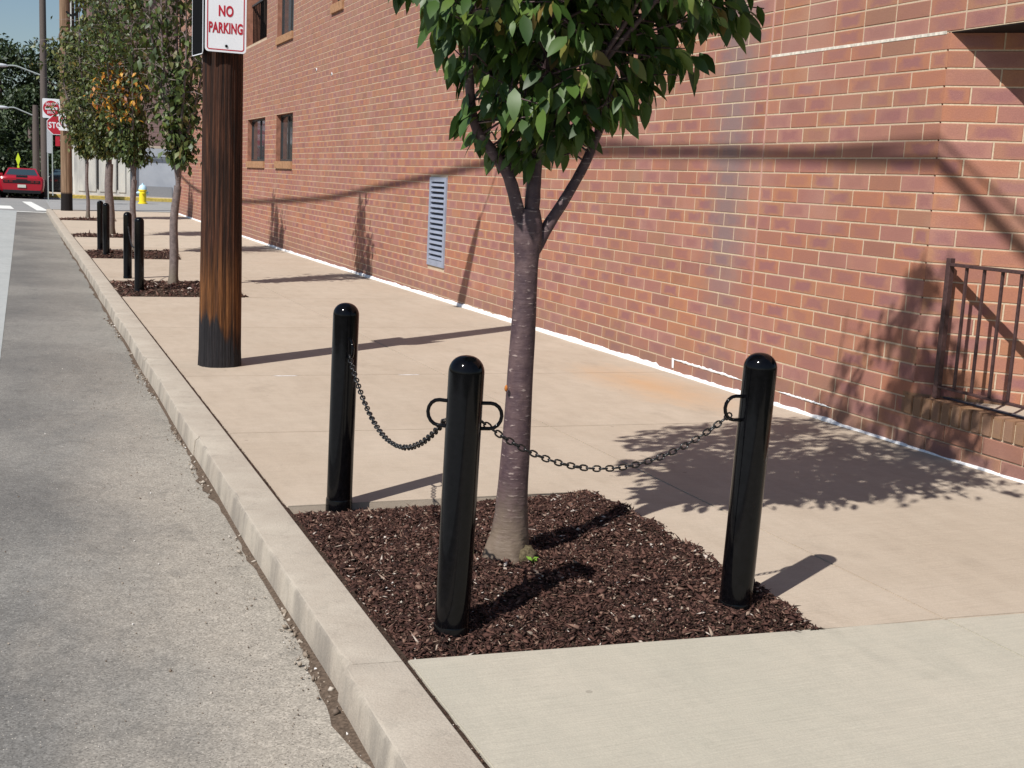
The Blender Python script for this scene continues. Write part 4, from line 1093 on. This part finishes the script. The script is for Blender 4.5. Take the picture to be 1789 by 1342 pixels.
limb([W(.68, 1.18), W(.74, 1.29), W(.80, 1.385), W(.875, 1.52), W(.935, 1.665), W(1.02, 1.86, 4.15), W(1.15, 2.06, 4.1), W(1.32, 2.5, 4.0), W(1.45, 3.1, 3.9), W(1.50, 3.8, 3.8)], .027, .006)
limb([W(.70, 1.55), W(.77, 1.72, 4.15), W(.86, 1.90, 4.05), W(.96, 2.2, 3.9), W(1.05, 2.8, 3.7), W(1.08, 3.5, 3.6)], .014, .005)
limb([W(.92, 1.62), W(.97, 1.80, 4.28), W(1.06, 2.1, 4.45), W(1.15, 2.7, 4.7), W(1.15, 3.5, 4.8)], .014, .005)
limb([W(.69, 1.8), W(.66, 2.1, 4.0), W(.60, 2.6, 3.7), W(.58, 3.3, 3.5), W(.62, 4.1, 3.35)], .014, .005)
limb([W(.70, 1.9), W(.74, 2.3, 4.4), W(.74, 3.1, 4.6), W(.76, 4.0, 4.5), W(.74, 4.75, 4.38)], .015, .005)
limb([W(.72, 1.62), W(.85, 1.85, 4.08), W(1.05, 2.2, 3.85), W(1.32, 2.65, 3.6), W(1.52, 3.05, 3.42)], .014, .005)
limb([W(.70, 2.0), W(.55, 2.3, 4.35), W(.30, 2.8, 4.7), W(.18, 3.2, 4.95)], .012, .004)
# leafy clusters along the limbs
cl = []
def env(z):      # crown radius about its axis at height z
    pts = [(1.42, .10), (1.6, .38), (1.85, .56), (2.1, .70), (2.5, .92), (3.0, 1.16), (3.5, 1.08), (4.0, .82), (4.5, .42), (5.0, .20), (5.35, .04)]
    for (a, b), (c, e) in zip(pts[:-1], pts[1:]):
        if a <= z <= c: return b+(e-b)*(z-a)/(c-a)
    return 0
twigs = []
for pp, rad in limbs:
    m = len(pp)
    for i in range(1, m):
        p = pp[i]+T0
        if p.z < 1.50: continue
        k = 2 if p.z < 3.6 else 2
        seglen = (pp[i]-pp[i-1]).length
        for _ in range(max(1, int(round(seglen/.033)))):
            t = random.random(); q = pp[i-1].lerp(pp[i], t)+T0
            e = env(q.z+.12); L = min(random.uniform(.12, .55), .06+e*.8)
            a = random.uniform(0, 2*math.pi); up = random.uniform(-.1, .75)
            tip = q+Vector((math.cos(a), math.sin(a), up)).normalized()*L
            ax = Vector((.66+.16*max(0, min(1, (tip.z-1.6)/.5))-.10*max(0, min(1, (tip.z-2.6)/.8)), 4.19-.12*(tip.z-1.5), 0)); dx = tip.x-ax.x; dy = tip.y-ax.y
            if dx*dx+dy*dy > env(tip.z)**2: continue
            twigs.append((q, tip))
# extra low sprays as in the photo (left lobe, right lobe, skirt)
for (x, y, z) in ((.33, 4.0, 1.72), (.36, 4.1, 1.62), (.24, 3.95, 1.98), (.16, 3.9, 2.03), (.42, 4.0, 1.60), (.55, 4.05, 1.62), (.62, 4.0, 1.58), (.70, 3.98, 1.55), (.76, 4.0, 1.56), (.83, 4.0, 1.66), (.90, 3.95, 1.72),
                  (1.10, 3.95, 1.85), (1.16, 4.0, 1.95), (1.22, 4.0, 1.92), (1.38, 4.0, 2.06), (1.48, 4.0, 2.12), (1.58, 4.0, 2.16), (1.02, 4.05, 1.78), (.50, 4.05, 1.72), (.66, 4.1, 1.66), (.30, 4.0, 1.86), (.95, 4.05, 1.70)):
    b = Vector((.68+(x-.68)*.55, 4.15, z-.03 if abs(x-.7) > .3 else z+.16)); twigs.append((b, Vector((x, y, z))))
tv = []
LP, LR, LS_ = [], [], []
def limit_ok(p):
    # screen-independent crown skirt: leaves stay above a cone rising from the fork
    r_ = math.hypot(p[0]-.66, p[1]-4.19); lo = 1.53+max(0, r_-.10)*.76
    return p[2] > lo
for (a, b) in twigs:
    if not limit_ok((b.x, b.y, b.z)) and math.hypot(b.x-.66, b.y-4.19) > .12: b = a.lerp(b, .3)
    mid = a.lerp(b, .5)+Vector((0, 0, random.uniform(0, .03)))
    tv.append(tube_data([a-T0, mid-T0, b-T0], [.0045, .0035, .002], 4))
    az0 = math.atan2(b.y-a.y, b.x-a.x); n = random.randint(11, 17)
    for i in range(n):
        t = random.uniform(.25, 1.0)**.7; p = (a.lerp(b, t)); p = (p.x+random.gauss(0, .035), p.y+random.gauss(0, .035), p.z+random.gauss(0, .02))
        if not limit_ok(p): continue
        if p[2] < 1.92 and random.random() < .38: continue
        LP.append(p)
V, F = join(tv); o = link('twigs', pyd('twigs', V, F), BARK, tree); o['kind'] = 'stuff'
LP = np.array(LP); n = len(LP)
out = np.arctan2(LP[:, 1]-4.1, LP[:, 0]-.7)
RM = leaf_mats(n, .35, 1.35, out); LSZ = rng.uniform(.055, .122, n)
proto = leaf_proto(1.0, 4)
# the leaves that show largest become parts of their own
cx = np.array([M.translation.x, M.translation.y, M.translation.z])
Q = np.array([(Mi @ Vector(tuple(p)))[:] for p in LP]); sx = -Q[:, 0]/Q[:, 2]*PXS; sy = -Q[:, 1]/Q[:, 2]*PXS
vis = (np.abs(sx) < 500) & (sy < 384) & (sy > -384)
nd = np.where(vis, -Q[:, 2], 99); order = np.argsort(nd)[:300]; mask = np.zeros(n, bool); mask[order] = True; mask &= vis
lm = [leaf_mesh('leaf', np.zeros((1, 3)), np.eye(3)[None], [1.0], leaf_proto(1.0, 4, fo, dr)) for fo, dr in ((.16, .25), (.30, .12), (.05, .38), (.22, .05))]
for q in lm: q.materials.append(LEAF)
for i in np.where(mask)[0]:
    o = link('leaf', lm[int(rng.integers(0, 4))], None, tree)
    mt = Matrix([list(RM[i][r])+[0] for r in range(3)]+[[0, 0, 0, 1]])
    o.matrix_local = Matrix.Translation(Vector(tuple(LP[i]))-T0) @ mt @ Matrix.Scale(LSZ[i], 4)
k = ~mask
fo = link('foliage', leaf_mesh('foliage', LP[k]-np.array(T0), RM[k], LSZ[k], proto), LEAF, tree); fo['kind'] = 'stuff'
# little weed at the foot
wd = empty('weed', (.70, 4.075, mz(.70, 4.075))); tag(wd, 'tiny bright green weed sprouting at the foot of the cherry trunk', 'weed')
WEED = plain('weed_green', (.13, .24, .03), .5, .4); n = 9
link('leaf', leaf_mesh('leaf', rng.uniform(-.018, .018, (n, 3))*np.array([1, 1, .3])+np.array([0, 0, .02]), leaf_mats(n, -.7, .2), rng.uniform(.015, .032, n), leaf_proto(1, 2)), WEED, wd)
link('stem', box_mesh(-.001, .001, -.001, .001, -.01, .02), WEED, wd)

# ------------------------------------------------------------ young street trees down the row
def young_tree(x, y, H, zf, zb, width, nl, leafmat, label, lean=.0, axis=(0, 0), r=.05, seed=1, ls=(.05, .085), orange=None, dens=1.0):
    rs = random.Random(seed); z0 = gz(x, y); t = empty('young_tree', (x, y, z0)); tag(t, label, 'tree', 'young street trees in the kerbside pits')
    fork = Vector((lean, 0, zf)); pts = spline([(0, 0, -.05), (.015, 0, zf*.3), (lean*.5-.02, 0, zf*.65), fork], 4)
    v, f = tube_data(pts, [r*(1.25 if i < 2 else 1)-(r*.25)*i/len(pts) for i in range(len(pts))], 10, .05)
    link('trunk', smooth(pyd('trunk', v, f), 60), BARK2, t)
    LPp = []; lim = []; tw_ = []
    axx = Vector((axis[0], axis[1], 0))
    K = 8
    for k in range(K):
        a = 2*math.pi*k/K+rs.uniform(-.3, .3); rr = width*rs.uniform(.35, .8) if k else 0
        p0 = fork+Vector((0, 0, -.05+.03*k)); top = H*rs.uniform(.80, 1.0)
        p1 = fork+Vector((math.cos(a)*rr*.35, math.sin(a)*rr*.35, (top-zf)*.22))+axx*.3
        p2 = fork+Vector((math.cos(a)*rr, math.sin(a)*rr, (top-zf)*.55))+axx*.8; p3 = Vector((p2.x*.9+axx.x*.2, p2.y*.9, top))
        pp = spline([p0, p1, p2, p3], 7); lim.append(tube_data(pp, [max(.004, r*.5*(1-i/len(pp))) for i in range(len(pp))], 6, .05))
        for i in range(2, len(pp)):
            for _ in range(rs.randint(3, 5)):
                an = rs.uniform(0, 6.28); L = rs.uniform(.15, 1.0)**1.3*.62*width*rs.choice((.7, 1, 1.35))*math.sin(max(.12, min(1, (pp[i].z-zb+.3)/(H-zb+.3)))*math.pi*.92)**.6
                q = pp[i]+Vector((math.cos(an)*L, math.sin(an)*L, rs.uniform(-.05, .30)*1.0))
                if q.z < zb: continue
                tw_.append(tube_data([pp[i], pp[i].lerp(q, .5)+Vector((0, 0, .03)), q], [.006, .004, .002], 3))
                for _ in range(int(nl*dens*rs.choice((.2, .6, 1.3)))): 
                    s = rs.uniform(.2, 1.05); b = pp[i].lerp(q, s); LPp.append((b.x+rs.gauss(0, .06), b.y+rs.gauss(0, .06), b.z+rs.gauss(0, .06)))
    V, F = join(lim); link('limbs', smooth(pyd('limbs', V, F), 60), BARK2, t)
    V, F = join(tw_); o = link('twigs', pyd('twigs', V, F), BARK2, t); o['kind'] = 'stuff'
    P_ = np.array(LPp); n = len(P_); Rm = leaf_mats(n, .0, 1.3); sz_ = rng.uniform(ls[0], ls[1], n); pr = leaf_proto(1.0, 2)
    m_ = np.zeros(n, bool)
    if orange is not None:
        (ox, oz), orad = orange; dd = np.hypot(P_[:, 0]-ox, (P_[:, 2]-oz)*.8); m_ = (dd < orad*rng.uniform(.5, 1.1, n)) & (rng.random(n) < .36)
        o = link('autumn_foliage', leaf_mesh('autumn_foliage', P_[m_], Rm[m_], sz_[m_]*1.1, pr), LEAF_O, t); o['kind'] = 'stuff'; o['label'] = 'patch of orange and red autumn leaves'
    o = link('foliage', leaf_mesh('foliage', P_[~m_], Rm[~m_], sz_[~m_], pr), leafmat, t); o['kind'] = 'stuff'
    return t
G1 = 'sparse dark street tree standing in mulch just left of the dark wooden pole'
young_tree(.735, 16.42, 5.1, 1.30, 1.72, .60, 8, LEAF_A, G1, lean=.06, axis=(-.02, 0), seed=3, r=.062, ls=(.085, .135))
young_tree(.79, 23.3, 4.9, 1.32, 1.72, 1.0, 17, LEAF_A, 'third street tree with a patch of orange leaves in its low dense crown', lean=.02, axis=(-.15, 0), seed=5, r=.062, ls=(.075, .12), orange=((-.30, 2.8), .50))
young_tree(.74, 29.0, 5.2, 1.60, 1.85, 1.0, 16, LEAF_B, 'fourth street tree with a thick pale straight trunk behind the bollard pair', lean=0, axis=(-.28, 0), seed=8, r=.105, ls=(.085, .135))
young_tree(.67, 37.6, 4.9, 1.62, 1.88, .92, 17, LEAF_B, 'farthest street tree, with a thin trunk forking in front of the pale wall', lean=.0, axis=(-.1, 0), seed=12, r=.055, ls=(.10, .16))

# ------------------------------------------------------------ beyond the crossing
fb = empty('pale_building', (3.4, 64.5, -.15)); tag(fb, 'low pale grey building with streaked panels beyond the crossing', 'building')
PW = NT('streaked_panel'); n1 = PW.noise(1.0, PW.vec('P', (2.2, 2.2, .45)), det=5); PW.color(PW.ramp(n1, [(.35, (.42, .42, .40)), (.55, (.62, .61, .56)), (.7, (.72, .70, .62))])); PW.set(.8, .2); PW = PW.m
PG = NT('grey_render'); n1 = PG.noise(1.2, det=5); PG.color(PG.ramp(n1, [(.35, (.34, .37, .42)), (.65, (.42, .45, .50))])); PG.set(.85, .2); PG = PG.m
link('wall', box_mesh(-2.1, .55, 0, 5, 0, 2.5, .01), PW, fb); link('wall', box_mesh(.56, 9.5, .3, 5, 0, 2.52, .01), PG, fb)
for i, x in enumerate((-1.75, -1.25, -.75, -.3, .15)): link('panel', box_mesh(x-.17, x+.17, -.035, -.002, .18, 2.3, .01), PW, fb)
for i, x in enumerate((-1.5, -1.0, -.05)): link('dark_streak', box_mesh(x-.03, x+.035, -.02, -.001, .3, 1.9+.1*i), DARK, fb)
link('cornice', box_mesh(-2.15, 9.5, -.06, .0, 2.44, 2.56, .01), CONC_FAR, fb); link('band', box_mesh(.56, 9.5, .27, .299, 2.02, 2.06), plain('grey_band', (.2, .22, .25), .8, .2), fb)
link('dark_plinth', box_mesh(1.3, 2.6, .27, .298, .0, .55), plain('plinth', (.25, .26, .28), .85, .2), fb)
hb = empty('house', (6.5, 70, -.15)); tag(hb, 'tall mauve brown house with a white sloping trim behind the street trees', 'building')
MV = NT('mauve_siding'); xx = MV.xyz(); wv_ = MV.math('FRACT', MV.math('MULTIPLY', xx[2], 7.0)); MV.color(MV.mix(MV.ramp(MV.noise(1.5), [(.3, 0.0), (.7, 1.0)]), (.20, .13, .115), (.26, .17, .15))); MV.set(.85, .2); MV.bump(wv_, .5, .02); MV = MV.m
link('wall', box_mesh(-4.0, 12, 0, 8, 0, 14.0, .02), MV, hb)
for i in range(46): link('siding_board', box_mesh(-4.0, 12, -.018, -.002, 2.4+i*.25, 2.4+i*.25+.235), MV, hb)
WT = plain('white_trim', (.62, .63, .60), .7, .3)
v, f = tube_data([(-4.6, -.6, 6.6), (-2.9, -.6, 9.9)], .075, 4); link('sloping_trim', pyd('trim', v, f), WT, hb)
v, f = tube_data([(-2.9, -.6, 9.9), (.2, -.6, 14.0)], .075, 4); link('sloping_trim', pyd('trim', v, f), WT, hb)
for x, z0, z1 in ((-5.5, 4.0, 14), (-5.15, 0, 12), (-4.6, 0, 7.2), (-4.15, 0, 12)): link('porch_post', box_mesh(x-.07, x+.07, -.7, -.56, z0, z1), WT if x != -4.15 else MV, hb)
for z in (5.2, 7.9, 10.6): link('porch_floor', box_mesh(-5.7, -4.02, -1.2, 0, z, z+.18), plain('porch_brown', (.13, .09, .07), .8, .2), hb)
for x in (-5.0, -4.8, -4.4): link('porch_board', box_mesh(x-.08, x+.08, -.3, -.25, 5.4, 12), plain('porch_brown', (.13, .09, .07), .8, .2), hb)

def big_tree(x, y, H, rad, n, label, seed, zb=.3):
    rs = random.Random(seed); t = empty('leafy_tree', (x, y, -.3)); tag(t, label, 'tree', 'dark trees beyond the crossing')
    v, f = tube_data([(0, 0, 0), (.1, 0, H*.3), (0, .1, H*.6), (0, 0, H*.9)], [.3, .24, .15, .05], 8, .05); link('trunk', smooth(pyd('trunk', v, f)), BARK2, t)
    cl_ = []
    for _ in range(110):
        u = rs.random(); z = zb+(H-zb)*u; rr = rad*math.sin(max(.06, min(1, .18+u*.80))*math.pi)**.5*rs.uniform(.45, 1.0); a = rs.uniform(0, 6.28)
        cl_.append((rr*math.cos(a), rr*math.sin(a), z, rs.uniform(.5, 1.1)))
    P_ = []
    for (a, b, c, s) in cl_:
        k = n//110; q = rng.normal(0, 1, (k, 3)); q /= np.linalg.norm(q, axis=1)[:, None]; q *= s*rng.uniform(.55, 1.05, (k, 1))*np.array([1, 1, .7]); P_.append(q+np.array([a, b, c]))
    P_ = np.concatenate(P_); nn = len(P_)
    o = link('foliage', leaf_mesh('foliage', P_, leaf_mats(nn, -.4, 1.2), rng.uniform(.18, .38, nn), leaf_proto(1, 2)), LEAF_D, t); o['kind'] = 'stuff'
    return t
BT = [(-5.6, 80, 9.0, 3.0, 'dark leafy tree filling the left edge of the photo behind the lamp arms'), (-2.2, 77, 8.3, 2.5, 'dark leafy tree rising behind the upper lamp arm'), (.6, 82, 8.6, 2.4, 'dark leafy tree behind the thin lamp pole'),
      (-3.9, 72, 4.6, 2.6, 'lower lighter tree above the roof of the red coupe'), (-.6, 73, 5.4, 1.9, 'low dark tree behind the stop sign'), (2.6, 84, 7.0, 2.5, 'dark tree glimpsed between brown pole and pale building'), (-10, 88, 10.0, 4.0, 'dark tree beyond the left edge group')]
for i, (x, y, H, r_, lb) in enumerate(BT): big_tree(x, y, H, r_, 7700 if i != 5 else 5500, lb, 40+i, .2)
v, f = [], []
hd = np.stack([rng.uniform(-14, 3.0, 9000), rng.uniform(69.5, 71.5, 9000), rng.uniform(-.2, 1.9, 9000)], 1)
tag(link('hedge', leaf_mesh('hedge', hd, leaf_mats(9000, -.4, 1.2), rng.uniform(.15, .32, 9000), leaf_proto(1, 2)), LEAF_D), 'dark undergrowth under the trees beyond the crossing', 'undergrowth', kind='stuff')
print('objects', len(bpy.data.objects), 'tris', sum(len(m.polygons) for m in bpy.data.meshes))
